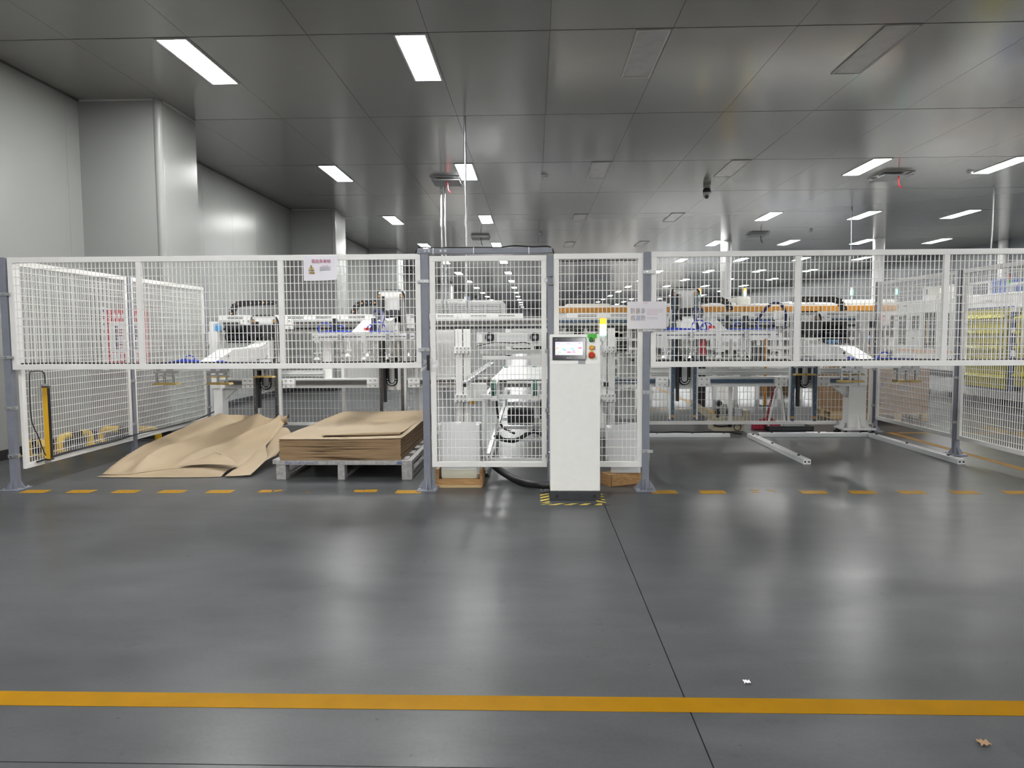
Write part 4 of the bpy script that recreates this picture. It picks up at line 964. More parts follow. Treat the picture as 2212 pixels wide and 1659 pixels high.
    # chain along the beam top
    chain(t, chainpx, GY+.08)
    return t
mat('amber_pad', (0.42, 0.30, 0.09), 0.6)
def cpx(lst): return [(PY(x, y, GY+.08).x, PY(x, y, GY+.08).z) for x, y in lst]
RX1 = (PY(575, 800, 9.05).x, PY(847, 800, 9.05).x, PY(1478, 800, 9.05).x, PY(1738, 800, 9.05).x)
robot(RX1[0], 0.0, -1, 'pad', 'lowered pick-up robot over the crumpled kraft sheets with pad grippers', 'rail_dark', 0, cpx([(503, 682), (502, 672), (506, 663), (515, 657), (530, 655.5), (560, 654), (596, 653)]))
robot(RX1[1], 0.31, -1, 'cup', 'raised pick-up robot over the paper stack with suction cups', 'rail_dark', 0, cpx([(764, 678), (766, 668), (773, 659), (784, 655), (810, 654), (845, 653), (862, 653)]))
r3 = robot(RX1[2], 0.31, 1, 'cup', 'raised pick-up robot next to the photo notice with suction cups', 'rail_blue', 0, cpx([(1577, 671), (1574, 660), (1567, 652), (1557, 648.5), (1535, 648), (1510, 648)]))
robot(RX1[3], 0.0, 1, 'pad', 'lowered pick-up robot beside the end leg above the floor rails', 'rail_blue', 0, cpx([(1822, 671), (1820, 661), (1813, 651), (1800, 647), (1770, 646.5), (1738, 646.5), (1716, 647)]))
MB().tube(spline([PY(1632, 697, 7.7), PY(1650, 672, 7.8), PY(1664, 658, 7.9), PY(1680, 655, 8.0), PY(1692, 664, 8.0), PY(1697, 682, 7.9), PY(1693, 712, 7.8)], 6), .016, 8).build('hose_arch', 'navy', r3, smooth=True)
b = MB(); b.pbox(1677, 671, 1694, 690, 7.9, .1); b.build('terminal_box', 'machine_white', r3, bevel=.004)
# ================================================================== CENTRE CONVEYOR
t = thing('sheet_conveyor', 'aluminium sheet conveyor with green guide wheels behind the mesh gate', 'conveyor', (0.01, 7.5, 0))
CX0, CX1 = -.47, .49
for y in (6.45, 9.0):
    for x in (CX0, CX1):
        l = MB().box(x, x+.034, y, y+.034, .06, .72).build('leg', 'alu', t, bevel=.002); MB().cyl((x+.017, y+.017, .02), (x+.017, y+.017, .06), .008, 8).lathe((x+.017, y+.017, 0), [(0, .03), (.015, .028), (.04, .01), (.04, 0), (0, 0)], 14).build('levelling_foot', 'black', l)
    MB().box(CX0-.01, CX1+.044, y-.01, y+.03, .72, .755).build('cross_beam', 'alu', t, bevel=.002)
for y, z in ((6.46, .15), (7.75, .15), (8.75, .15), (9.65, .15), (8.95, .42), (8.2, .50)):
    MB().box(CX0+.03, CX1, y, y+.035, z-.02, z+.02).build('cross_member', 'alu', t, bevel=.002)
for x in (CX0, CX1): MB().box(x, x+.034, 6.48, 9.03, .70, .735).box(x, x+.034, 6.48, 9.03, .13, .165).build('side_beam', 'alu', t)
MB().bar((CX0+.05, 6.47, .2), (CX0+.17, 8.6, .62), .03, .03).build('diagonal_brace', 'alu', t); MB().bar((CX1-.02, 6.47, .2), (CX1-.14, 8.6, .62), .03, .03).build('diagonal_brace', 'alu', t)
for x in (-.36, .012, .385):
    MB().cyl((x-.017, 6.47, .805), (x+.017, 6.47, .805), .078, 24).build('guide_wheel', 'green_wheel', t, smooth=True)
    b = MB(); b.box(x-.03, x+.03, 6.42, 6.45, .70, .76).box(x-.032, x-.022, 6.40, 6.53, .72, .87).box(x+.022, x+.032, 6.40, 6.53, .72, .87); b.build('wheel_bracket', 'machine_white', t, bevel=.003)
    MB().cyl((x-.025, 9.3, .82), (x+.025, 9.3, .82), .07, 20).build('guide_wheel', 'green_wheel', t, smooth=True)
rows = [[(x, y, .875+.01*math.sin(y*2)*.5-.012*abs(x)) for x in (-.40, -.2, 0, .2, .42)] for y in (6.72, 7.2, 7.8, 8.4, 9.0, 9.7)]
MB().grid(rows).build('slide_sheet', 'plastic_white', t, smooth=True, solid=.006)
MB().box(-.25, .30, 6.70, 6.73, .835, .86).build('sheet_edge_roll', 'plastic_white', t, bevel=.008)
for x, s in ((-.595, 1), (.615, -1)):
    r = MB().box(x-.018, x+.018, 6.08, 10.4, .855, .895).build('side_rail', 'alu', t, bevel=.002)
    MB().box(x-.02, x+.02, 6.07, 6.085, .853, .897).build('rail_end_cap', 'black', r)
    for k in range(14): MB().cyl((x+s*.0, 6.3+k*.26, .895), (x, 6.3+k*.26, .93), .013, 8).build('side_roller', 'plastic_white', r)
    MB().box(x-.02, x+s*.16, 6.52, 6.56, .69, .85).build('rail_bracket', 'machine_white', r)
for y, m in ((10.0, 'machine_white'), (10.5, 'machine_white')):
    MB().box(-.75, .8, y, y+.05, 1.03 if y < 10.2 else .93, 1.09 if y < 10.2 else .98).build('rear_beam', m, t, bevel=.003)
MB().tube(spline([(-.38, 6.9, .30), (-.2, 7.2, .22), (0, 7.3, .30), (.2, 7.2, .24), (.42, 7.1, .4)], 6), .022, 8).build('cable_bundle', 'black', t, smooth=True)
MB().tube(spline([(-.40, 7.5, .68), (-.38, 7.5, .45), (-.33, 7.45, .33), (-.2, 7.3, .28)], 6), .012, 8).build('cable', 'black', t, smooth=True)
MB().box(-.30, .0, 8.0, 8.3, .28, .45).build('drive_motor', 'charcoal', t, bevel=.02); MB().box(.06, .4, 8.1, 8.35, .33, .52).build('drive_motor', 'black', t, bevel=.02)
MB().cyl((-.585, 6.62, .68), (-.555, 6.60, .68), .028, 14).build('yellow_knob', 'amber_knob', t, smooth=True)
t = thing('fan_box', 'long white electrical box with two round fans behind the gate', 'electrical box', PY(1099, 747, 9.7))
b = MB(); b.pbox(1029, 718, 1171, 748, 9.7, .2); b.build('housing', 'grey_light', t, bevel=.005)
for px in (1058, 1155):
    c = PY(px, 728.5, 9.7); f = MB().cyl((c.x, 9.70, c.z), (c.x, 9.685, c.z), .066, 24).build('fan', 'black', t, smooth=True); MB().cyl((c.x, 9.685, c.z), (c.x, 9.675, c.z), .025, 14).build('fan_hub', 'grey_mid', f)
    for k in range(3): MB().lathe((c.x, 9.68, c.z), [(.04+.012*k-.002, 0), (.04+.012*k+.002, 0)], 20, 'y').build('fan_ring', 'charcoal', f)
b = MB(); b.pbox(1074, 721, 1139, 739, 9.69, .01); b.build('vent_panel', 'machine_white', t)
for k in range(5): b = MB(); b.pbox(1076, 723+k*3, 1137, 724+k*3, 9.687, .004); b.build('vent_slat', 'grey_light', t)
b = MB(); b.pbox(1030, 722, 1043, 741, 9.69, .01); b.build('terminal_cover', 'machine_white', t, bevel=.003)
MB().tube(spline([PY(1030, 748, 9.66), PY(1050, 743, 9.66), PY(1075, 739, 9.66), PY(1110, 741, 9.66), PY(1130, 739.5, 9.66), PY(1145, 743, 9.66)], 6), .008, 6).build('cable', 'black', t, smooth=True)
for px in (1262,):
    c = PY(px, 720, 9.7)
t = thing('fan_box', 'white electrical box with one round fan behind the narrow panel', 'electrical box', PY(1262, 745, 9.7))
b = MB(); b.pbox(1200, 716, 1288, 747, 9.7, .2); b.build('housing', 'grey_light', t, bevel=.005); c = PY(1250, 722, 9.7)
MB().cyl((c.x, 9.70, c.z), (c.x, 9.685, c.z), .066, 24).build('fan', 'black', t, smooth=True)
# equipment behind the narrow panel
t = thing('relay_box', 'dark slotted relay box hanging behind the narrow mesh panel', 'electrical box', PY(1345, 758, 9.6))
b = MB(); b.pbox(1331, 728, 1358, 762, 9.62, .12); b.build('case', 'grey_light', t)
for i in range(2):
    for j in range(3): b = MB(); b.pbox(1333+j*8, 733+i*14, 1340+j*8, 745+i*14, 9.6, .02); b.build('relay', 'black', t)
t = thing('junction_cabinet', 'pale grey cabinet behind the narrow panel beside the photo notice post', 'cabinet', PY(1365, 900, 9.7))
b = MB(); b.pbox(1338, 765, 1392, 818, 9.75, .3); b.pbox(1340, 840, 1372, 905, 9.75, .3); b.build('case', 'grey_light', t, bevel=.005)
b = MB(); b.pbox(1362, 776, 1370, 780, 9.74, .01); b.build('dark_label', 'black', t)
# ================================================================== FLOOR RAILS, BROOM, UNIT BEHIND LOW FENCE
def profile(name, p0, p1, w, h, label, slots=True, cap=True):
    p0 = Vector(p0); p1 = Vector(p1); u = (p1-p0).normalized(); n = Vector((-u.y, u.x, 0))
    t = thing(name, label, 'rail', (p0+p1)/2)
    for k in (-1, 0, 1): MB().bar(p0+n*k*w*.36+Vector((0, 0, h/2)), p1+n*k*w*.36+Vector((0, 0, h/2)), w*.24, h).build('profile_rib', 'alu', t, bevel=.002)
    MB().bar(p0+Vector((0, 0, h*.4)), p1+Vector((0, 0, h*.4)), w*.9, h*.75).build('profile_core', 'alu', t)
    if cap:
        c = MB().bar(p0-u*.004+Vector((0, 0, h/2)), p0+u*.004+Vector((0, 0, h/2)), w, h).build('end_plate', 'alu', t)
        for k in (-.25, .25): q = p0-u*.004+n*k*w+Vector((0, 0, h*.5)); MB().cyl(q, q-u*.004, .009, 10).build('end_hole', 'black', c)
    for f in (.12, .55, .93): q = p0.lerp(p1, f)+Vector((0, 0, h)); MB().cyl(q, q+Vector((0, 0, .012)), .014, 8).build('fixing_bolt', 'black', t)
    return t
YR = 8.97
profile('floor_rail', (2.70, PF(1722, 1003).y, 0), (2.70, YR-.03, 0), .075, .05, 'aluminium profile on the floor pointing out from the middle of the rail bay')
profile('floor_rail', (4.20, PF(2070, 1003).y, 0), (4.20, YR-.03, 0), .075, .05, 'aluminium profile on the floor running close beside the side fence post')
profile('floor_rail', (PY(1398, 945, 8.95).x, 8.97, 0), (PY(1577, 945, 8.95).x, 8.97, 0), .06, .045, 'aluminium profile lying crosswise near the photo notice post', cap=False)
profile('floor_rail', (PY(1641, 945, 8.95).x, 8.985, 0), (PY(1878, 945, 8.95).x, 8.985, 0), .06, .05, 'aluminium profile lying crosswise before the gantry end leg')
tag(MB().box(PY(1758, 935, 9.1).x, PY(1800, 935, 9.1).x, 9.03, 9.36, .0, .012).build('white_board', 'machine_white'), 'flat white board on the floor beside the gantry end leg', 'board')
tag(MB().tube(spline([(PY(1400, 938, 9.02).x, 9.02, .055)]+[(PY(p, 938, 9.02).x, 9.02, .05+.008*(i % 2)) for i, p in enumerate((1430, 1460, 1500, 1540, 1575))]+[(PY(1602, 938, 9.0).x, 9.0, .03)], 5), .009, 6).build('rail_cable', 'black', smooth=True), 'black cable lying on the crosswise floor profile', 'cable')
t = thing('pump_unit', 'beige pump unit with silver valves on the floor behind the low mesh fence', 'machine', PF(1572, 931))
yu = 9.50
bx = [PY(p, 920, yu).x for p in (1537, 1608, 1621, 1503)]
MB().box(bx[0]+.03, bx[1], yu, yu+.32, .0, .10).build('base', 'beige', t, bevel=.004)
MB().prism([(bx[0], yu+.01, .10), (bx[1], yu+.01, .10), (bx[1]+.0, yu+.01, .19), (bx[0]+.16, yu+.01, .19), (bx[0]+.05, yu+.01, .15)], (0, .3, 0)).build('body', 'beige', t, bevel=.004)
MB().box(bx[1], bx[2], yu+.05, yu+.3, .10, .27).build('end_box', 'beige', t, bevel=.004)
MB().bar((bx[0]-.22, yu+.2, .36), (bx[0]+.06, yu+.2, .16), .03, .09).build('chute', 'beige', t)
for k in range(7):
    x = bx[0]+.10+k*.05; z = .19+.03*(k % 3); MB().cyl((x, yu+.1, .17), (x, yu+.1, z+.10), .022, 10).cyl((x-.03, yu+.1, z+.05), (x+.03, yu+.1, z+.05), .016, 8).build('valve', 'steel' if k % 3 else 'black', t, smooth=True)
MB().lathe((bx[0]+.13, yu+.15, .36), [(0, .05), (.035, .04), (.045, 0), (.035, -.04), (0, -.05)], 14, 'y').build('hand_wheel', 'black', t)
MB().box(bx[1]-.12, bx[1]-.02, yu+.03, yu+.2, .19, .30).build('valve_block', 'galv', t, bevel=.006)
MB().tube(spline([(bx[0]+.02, yu-.01, .09), (bx[0]+.1, yu-.02, .065), (bx[0]+.24, yu-.02, .075)], 6), .008, 6).build('cable', 'black', t, smooth=True); MB().cyl((bx[0]+.24, yu-.012, .075), (bx[0]+.24, yu, .075), .026, 14).build('plug', 'black', t)
MB().tube(arc((bx[0]+.34, yu-.012, .055), .045, 0, 360, 20), .005, 6).build('wire_loop', 'black', t)
t = thing('broom', 'red broom leaning upright behind the low mesh fence', 'broom', PF(1653, 923))
yb_ = 9.72; c = PY(1654, 920, yb_)
MB().box(PY(1624, 920, yb_).x, PY(1684, 920, yb_).x, yb_-.04, yb_+.04, .0, .10).build('bristles', 'red_bristle', t, bevel=.01)
MB().prism([(PY(1629, 910, yb_).x, yb_-.03, .10), (PY(1681, 910, yb_).x, yb_-.03, .10), (PY(1664, 902, yb_).x, yb_-.03, .155), (PY(1654, 902, yb_).x, yb_-.03, .155)], (0, .06, 0)).build('head', 'red_dark', t, bevel=.005)
MB().cyl(PY(1657, 902, yb_), PY(1676, 815, yb_+.03), .015, 10).build('handle', 'red_dark', t, smooth=True)
t = thing('dustpan', 'long-handled dustpan with black tray and metal loop handle by the broom', 'dustpan', PF(1703, 931))
yd = 9.50; xa, xb = PY(1660, 925, yd).x, PY(1758, 925, yd).x
MB().box(xa, xb, yd, yd+.012, 0, .065).box(xa, xb, yd, yd+.30, 0, .008).box(xa, xa+.01, yd, yd+.3, 0, .06).box(xb-.01, xb, yd, yd+.3, 0, .06).build('tray', 'charcoal', t, bevel=.002)
MB().tube(spline([PY(1659, 922, yd+.1), PY(1664, 895, yd+.12), PY(1672, 860, yd+.15), PY(1676, 842, yd+.16), PY(1682, 836, yd+.16), PY(1687, 840, yd+.16), PY(1690, 860, yd+.15), PY(1693, 895, yd+.12), PY(1694, 922, yd+.1)], 6), .014, 10).build('loop_handle', 'alu', t, smooth=True)
MB().cyl(PY(1700, 912, yd+.1), PY(1690, 850, yd+.18), .006, 8).build('rod', 'black', t)
# ================================================================== CARTONS
def carton(px0_, px1_, pyt, pyb, Y, dep, label, pal=True, mark=False, zb=.14):
    x0, x1 = PY(px0_, pyb, Y).x, PY(px1_, pyb, Y).x; zt_ = PY((px0_+px1_)/2, pyt, Y).z
    t = thing('carton', label, 'carton', ((x0+x1)/2, Y, zb))
    MB().box(x0, x1, Y, Y+dep, zb, zt_).build('box', 'carton', t, bevel=.004)
    MB().box(x0, x1, Y+dep*.45, Y+dep*.55, zt_, zt_+.002).build('sealing_tape', 'sign_yellow', t)
    if mark:
        xx = x0+.10; MB().prism([(xx-.03, Y-.002, zb+.27), (xx+.0, Y-.002, zb+.27), (xx+.10, Y-.002, zb+.42), (xx+.07, Y-.002, zb+.42)], (0, .0015, 0)).build('printed_slash', 'ink_blue', t)
        MB().box(xx-.03, xx+.14, Y-.002, Y, zb+.17, zb+.19).box(xx-.03, xx+.1, Y-.002, Y, zb+.12, zb+.135).build('printed_lines', 'ink_black', t)
        MB().box(xx+.33, xx+.5, Y-.002, Y, zb+.36, zb+.38).box(xx+.36, xx+.45, Y-.002, Y, zb+.32, zb+.335).box(xx+.55, xx+.57, Y-.002, Y, zb+.38, zb+.42).build('printed_lines', 'ink_blue', t)
    if pal:
        p = thing('wooden_pallet', 'pale wooden pallet under the '+label.split(' with ')[0].split(' on ')[0], 'pallet', ((x0+x1)/2, Y, 0))
        for k in range(3):
            xx = x0+(x1-x0-.09)*k/2
            for y in (Y, Y+dep/2, Y+dep-.1): MB().box(xx, xx+.09, y, y+.1, .02, .10).build('block', 'wood_pale', p)
            MB().box(xx, xx+.09, Y, Y+dep, 0, .02).build('skid', 'wood_pale', p)
        for k in range(6):
            y = Y+(dep-.1)*k/5; MB().box(x0-.01, x1+.01, y, y+.1, .10, .12).build('deck_board', 'wood_pale', p)
    return t
carton(1874, 2006, 797, 893, 10.55, .8, 'large brown carton with dark printed slash on a pallet outside the side fence', mark=True, zb=.12)
carton(1799, 1836, 800, 889, 10.8, .7, 'brown carton on a pallet behind the gantry end leg', zb=.12)
carton(1647, 1706, 832, 856, 15.0, .5, 'small brown carton on the floor far behind the broom', pal=False, zb=0)
# ================================================================== BACKGROUND MACHINES
def win(parent, m, x0, y0, x1, y1, Y, th=.02, name='window'):
    b = MB(); b.pbox(x0, y0, x1, y1, Y-th*.5, th); return b.build(name, m, parent)
t = thing('sheet_machine', 'white enclosed machine with four panelled bays far behind the gate', 'machine', PY(1010, 800, 18))
b = MB(); b.pbox(936, 651, 1087, 700, 18.0, 1.6); o = b.build('housing', 'machine_white', t, bevel=.02)
MB().box(PY(936, 700, 18).x, PY(1087, 700, 18).x, 18.2, 19.4, 0, PY(1000, 700, 18).z).build('base', 'grey_light', t)
for i in range(4):
    xa = 940+i*37; f = win(t, 'grey_light', xa, 657, xa+31, 681, 18.0, .03, 'bay_panel')
    for j in range(5): win(f, 'machine_white', xa+2, 659+j*4.3, xa+29, 661.4+j*4.3, 17.98, .03, 'bay_louvre')
b = MB(); b.pbox(938, 646, 1000, 650.5, 18.1, .5); b.pbox(1020, 648, 1060, 650.5, 18.1, .5); b.build('top_rail', 'machine_white', t)
b = MB(); b.pbox(1006, 640, 1012, 649, 18.1, .2); b.build('blue_motor', 'bin_blue', t, bevel=.02)
b = MB(); b.pbox(1022, 638, 1033, 645, 18.1, .2); b.build('dark_box', 'black', t)
# long machine with orange stripe
YM = 14.0
def mz(py, px=1500): return PY(px, py, YM).z
t = thing('process_line', 'long white process machine with orange stripe behind the robots', 'machine', (3.7, YM+.8, 0))
XA, XB = PY(1204, 670, YM).x, PY(1937, 665, YM).x
zs1, zs0 = mz(662.5), mz(674)
n = 9
for k in range(n):
    a = XA+(XB-XA)*k/n; b_ = XA+(XB-XA)*(k+1)/n
    MB().box(a+.006, b_-.006, YM-.015, YM+.5, zs0, zs1).build('orange_panel', 'orange', t, bevel=.004)
MB().box(XA, XB, YM, YM+1.5, zs0-.30, zs0).build('upper_body', 'machine_white', t, bevel=.01)
MB().box(XA, XB, YM+.02, YM+1.5, zs0, zs1+.03).build('stripe_body', 'machine_white', t, bevel=.01)
for k in range(20):
    a = XA+.15+k*.33; MB().box(a, a+.22, YM-.01, YM, zs0-.12, zs0-.09).box(a, a+.22, YM-.01, YM, zs0-.2, zs0-.175).build('vent_slot', 'grey_mid', t)
for pa, pb, pt in ((1222, 1318, 656), (1320, 1352, 659), (1418, 1470, 655), (1533, 1590, 654), (1592, 1621, 641), (1622, 1690, 656), (1700, 1740, 651), (1757, 1810, 652), (1805, 1932, 647)):
    x0, x1 = PY(pa, 660, YM+.3).x, PY(pb, 660, YM+.3).x; z = PY((pa+pb)/2, pt, YM+.3).z
    MB().box(x0, x1, YM+.25, YM+1.3, zs1, z).build('roof_cover', 'cream' if pb-pa > 90 or pa == 1592 else 'machine_white', t, bevel=.05)
for k in range(16):
    a = XA+.1+k*.42
    MB().box(a, a+.07, YM+.05, YM+.12, 0, zs0-.30).build('frame_leg', 'machine_white', t)
for za in (.42, .62, .80, .98, 1.16):
    MB().box(XA, XB, YM+.04, YM+.10, za, za+.05).build('frame_beam', 'machine_white', t)
random.seed(11)
for k in range(34):
    a = XA+.05+random.random()*(XB-XA-.5); z = random.choice((.47, .66, .84, 1.03, 1.21)); w_ = random.uniform(.15, .42)
    MB().box(a, a+w_, YM+.14, YM+.4, z, z+random.uniform(.08, .15)).build('inner_module', random.choice(('grey_mid', 'grey_light', 'machine_white', 'machine_white', 'charcoal')), t)
MB().box(XA, XB, YM+.42, YM+.46, .35, 1.45).build('inner_panel', 'grey_light', t)
for pa, pb, ya_, yb2 in ((1545, 1568, 758, 770), (1579, 1597, 758, 770), (1416, 1430, 753, 768), (1622, 1655, 746, 790), (1780, 1835, 712, 742), (1872, 1891, 690, 732), (1902, 1909, 714, 728), (1915, 1921, 712, 726), (1925, 1932, 712, 728), (1925, 1932, 682, 708), (1918, 1921, 757, 769), (1924, 1931, 757, 769)):
    win(t, 'black', pa, ya_, pb, yb2, YM-.02, .05, 'dark_opening')
for pa, pb, ya_, yb2 in ((1535, 1612, 727, 756), (1535, 1612, 772, 790), (1400, 1446, 724, 750)):
    win(t, 'machine_white', pa, ya_, pb, yb2, YM+.01, .05, 'access_panel')
win(t, 'glow_pink', 1902, 678, 1907, 697, YM-.02, .05, 'red_indicator')
for k in range(5): win(t, 'grey_light', 1560, 738, 1605, 745, YM-.01, .03, 'grey_band') if k == 0 else None
t = thing('tool_cabinet', 'red cabinet behind the raised robot next to the photo notice', 'cabinet', PY(1517, 770, 12.5))
b = MB(); b.pbox(1508, 740, 1526, 767, 12.5, .3); b.build('lower_case', 'red', t, bevel=.01); b = MB(); b.pbox(1508, 722, 1526, 739, 12.52, .28); b.build('upper_case', 'red_dark', t, bevel=.01)
xx0, xx1 = PY(1508, 770, 12.5).x, PY(1526, 770, 12.5).x
MB().box(xx0, xx1, 12.52, 12.8, 0, PY(1517, 767, 12.5).z).build('plinth', 'black', t)
c = PY(1655, 740, 12.8)
t = thing('yellow_bollard', 'slim orange-yellow upright standing among the white machines', 'post', (c.x, 12.8, 0))
MB().box(c.x-.022, c.x+.022, 12.78, 12.82, 0, PY(1655, 714, 12.8).z).build('upright', 'orange', t); MB().box(c.x-.08, c.x+.08, 12.72, 12.88, 0, .015).build('foot', 'charcoal', t)
def tower(px, pyt, Y, green, zbase, label):
    c = PY(px, pyt, Y); t = thing('signal_tower', label, 'signal light', (c.x, Y, zbase))
    MB().cyl((c.x, Y, zbase), (c.x, Y, c.z-.16), .012, 8).build('pole', 'plastic_white', t)
    if green: MB().cyl((c.x, Y, c.z-.16), (c.x, Y, c.z-.06), .028, 12).build('green_segment', 'tower_green', t); MB().cyl((c.x, Y, c.z-.06), (c.x, Y, c.z), .028, 12).build('clear_segment', 'plastic_white', t)
    else:
        MB().cyl((c.x, Y, c.z-.16), (c.x, Y, c.z-.11), .03, 12).build('green_segment', 'tower_green', t); MB().cyl((c.x, Y, c.z-.11), (c.x, Y, c.z-.05), .03, 12).build('amber_segment', 'tower_amber', t); MB().cyl((c.x, Y, c.z-.05), (c.x, Y, c.z), .03, 12).build('red_segment', 'tower_red', t)
zr = zs1+.03
tower(1609.5, 622, YM+.6, False, zr, 'amber lit signal tower on the orange-striped machine beside the round column')
tower(1511.5, 624, YM+.7, False, zr, 'amber lit signal tower on the orange-striped machine behind the raised robot')
tower(1840, 620, YM+.6, True, zr, 'green lit signal tower on the orange-striped machine near its end')
# ------------------------------------------------------------------ right-hand machine, long side along the aisle
XM = 8.0
def MX(x, y): return PX(x, y, XM)
def xbox(b, x0, y0, x1, y1, d=.03, off=0.0):
    m = (y0+y1)/2; A = PX(x0, m, XM-off).y; B = PX(x1, m, XM-off).y; c = (x0+x1)/2
    return b.box(XM-off, XM-off+d, min(A, B), max(A, B), PX(c, y1, XM-off).z, PX(c, y0, XM-off).z)
ym0, ym1 = MX(2330, 640).y, MX(1934, 655).y; zm1 = MX(2070, 641).z
t = thing('rack_machine', 'large white machine with dark windows and yellow bin rack beside the aisle', 'machine', (XM+1, (ym0+ym1)/2, 0))
MB().box(XM, XM+2.0, ym0, ym1, .55, zm1).build('housing', 'machine_white', t, bevel=.02)
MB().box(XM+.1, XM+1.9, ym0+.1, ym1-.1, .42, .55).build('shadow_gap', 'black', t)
MB().box(XM+.02, XM+1.98, ym0+.05, ym1-.05, .16, .42).build('plinth', 'grey_light', t, bevel=.01)
for k in range(7):
    y = ym0+.3+k*(ym1-ym0-.6)/6; MB().cyl((XM+.2, y, 0), (XM+.2, y, .16), .04, 10).build('foot', 'black', t)
for x0, y0, x1, y1, m in ((1940, 682, 1956, 743, 'dark_window'), (1966, 683, 1984, 712, 'dark_window'), (1994, 674, 2019, 751, 'dark_window'), (2034, 677, 2051, 746, 'dark_window')):
    b = MB(); xbox(b, x0-1.2, y0-1.2, x1+1.2, y1+1.2, .02, .012); f = b.build('window_frame', 'grey_light', t, bevel=.004)
    b = MB(); xbox(b, x0, y0, x1, y1, .02, .02); b.build('pane', m, f)
b = MB(); xbox(b, 2000, 690, 2005, 742, .01, .026); b.build('inner_column', 'wood_pale', t)
b = MB(); xbox(b, 1935, 648, 1939, 651, .01, .004); xbox(b, 1963, 701+4, 1986, 712+3, .03, .01) ; b.build('window_sill', 'machine_white', t)
for k in range(13):
    x0 = 1936+k*6.6; b = MB(); xbox(b, x0, 753.5+k*.25, x0+4.3, 758+k*.25, .01, .005)
    if k > 5: xbox(b, x0, 759+k*.25, x0+4.3, 762+k*.25, .01, .005)
    b.build('orange_marking', 'orange_pale', t)
for k in range(4):
    x0 = 2033+k*6; b = MB(); xbox(b, x0, 757.5, x0+4, 761, .01, .005); xbox(b, x0, 762, x0+4, 765.5, .01, .005); b.build('orange_marking', 'orange_pale', t)
for k in range(4):
    b = MB(); xbox(b, 1966+k*2.2, 729.5, 1967.5+k*2.2, 731.5, .01, .005); b.build('indicator', 'black', t)
b = MB(); xbox(b, 1939, 661, 1943, 666, .01, .004); b.build('logo_mark', 'green_wheel', t); b = MB(); xbox(b, 1939, 658.5, 1944, 661, .01, .004); b.build('logo_mark', 'orange_pale', t)
for k in range(4): b = MB(); xbox(b, 1948+k*3.6, 659.5, 1950.4+k*3.6, 662.5, .01, .004); b.build('logo_stroke', 'grey_mid', t)
for k in range(5): b = MB(); xbox(b, 2122+k*4, 649.5-k*.3, 2124.6+k*4, 652.3-k*.3, .01, .004); b.build('name_stroke', 'ink_grey', t)
for j in range(3):
    for k in range(6): b = MB(); xbox(b, 2007+k*6, 804+j*5, 2010+k*6, 805.5+j*5, .01, .004); b.build('vent_slot', 'charcoal', t)
# yellow bins: each cell of the rack is a bin
def rack(x0, x1, cols):
    b = MB(); xbox(b, x0-3, 664, x1+3, 840, .06, .03); b.build('rack_back', 'panel_blue', t)
    b = MB(); xbox(b, x0, 667, x1, 680, .04, .05); b.build('rack_header', 'yellow_back', t)
    Ya, Yb = PX(x0, 750, XM-.06).y, PX(x1, 750, XM-.06).y
    zz = [PX((x0+x1)/2, y, XM-.06).z for y in (679, 711, 744, 776, 806, 837)]
    for r in range(5):
        for c in range(cols):
            ya = Ya+(Yb-Ya)*c/cols; yb_ = Ya+(Yb-Ya)*(c+1)/cols; g = .008*(1 if yb_ > ya else -1)
            z1, z0 = zz[r], zz[r+1]; h = z1-z0; X = XM-.05
            pts = [(X, ya+g, z0+.004), (X-.045, ya+g, z0+.004), (X-.055, ya+g, z0+h*.66), (X-.125, ya+g, z0+h*.74), (X-.03, ya+g, z1-.006), (X, ya+g, z1-.006)]
            MB().prism(pts, (0, (yb_-ya)-2*g, 0)).build('yellow_bin', 'yellow_bin', t, bevel=.006)
rack(2090, 2180, 6); rack(2198, 2262, 4)
for x0, x1, m in ((2181.5, 2187, 'panel_blue'), (2187, 2194, 'black')):
    b = MB(); xbox(b, x0, 670, x1, 845, .10, .10); b.build('rack_post', m, t)
for q in ((2183, 663, 2196, 673), (2183, 708, 2193, 719), (2183, 758, 2192, 770)):
    b = MB(); xbox(b, *q, .12, .12); b.build('post_collar', 'machine_white', t)
b = MB(); xbox(b, 2080, 689, 2084, 706, .02, .01); b.build('door_handle', 'charcoal', t)
b = MB(); xbox(b, 2079, 710, 2084, 716, .02, .012); sp = b.build('stop_plate', 'tape_lemon', t); c = MX(2081.5, 712); MB().cyl((XM-.012, c.y, c.z), (XM-.03, c.y, c.z), .025, 12).build('stop_button', 'red', sp)
# roof frames and gear on the machine
def zz_(x, y): return PX(x, y, XM+.1).z
def frame(x0, x1, yt, nm='guard_frame'):
    A, B = PX(x0, 640, XM+.1).y, PX(x1, 640, XM+.1).y; z = zz_((x0+x1)/2, yt)
    b = MB()
    for y in (A, B): b.box(XM+.08, XM+.13, y-.025, y+.025, zm1, z)
    b.box(XM+.08, XM+.13, min(A, B), max(A, B), z-.04, z); b.build(nm, 'machine_white', t)
frame(1996, 2056, 618); frame(2095, 2137, 609); frame(2185, 2240, 608)
c = PX(2015, 640, XM+.3); MB().box(XM+.3, XM+.8, c.y-.25, c.y+.2, zm1, zm1+.26).build('roof_unit', 'cream', t, bevel=.03); c = PX(2020, 640, XM+.4); MB().cyl((XM+.4, c.y, zm1), (XM+.4, c.y, zm1+.10), .22, 20).build('roof_fan', 'machine_white', t, smooth=True)
tower(1936.5, 620, ym1-.15, True, zm1, 'green lit signal tower on the end of the white machine with windows')
ca, cb_ = PX(2140, 620, XM+.3).y, PX(2184, 620, XM+.3).y
t = thing('blue_crate', 'blue plastic crate standing on the white machine beside a small signal tower', 'crate', (XM+.5, (ca+cb_)/2, zm1))
z = zz_(2160, 601)
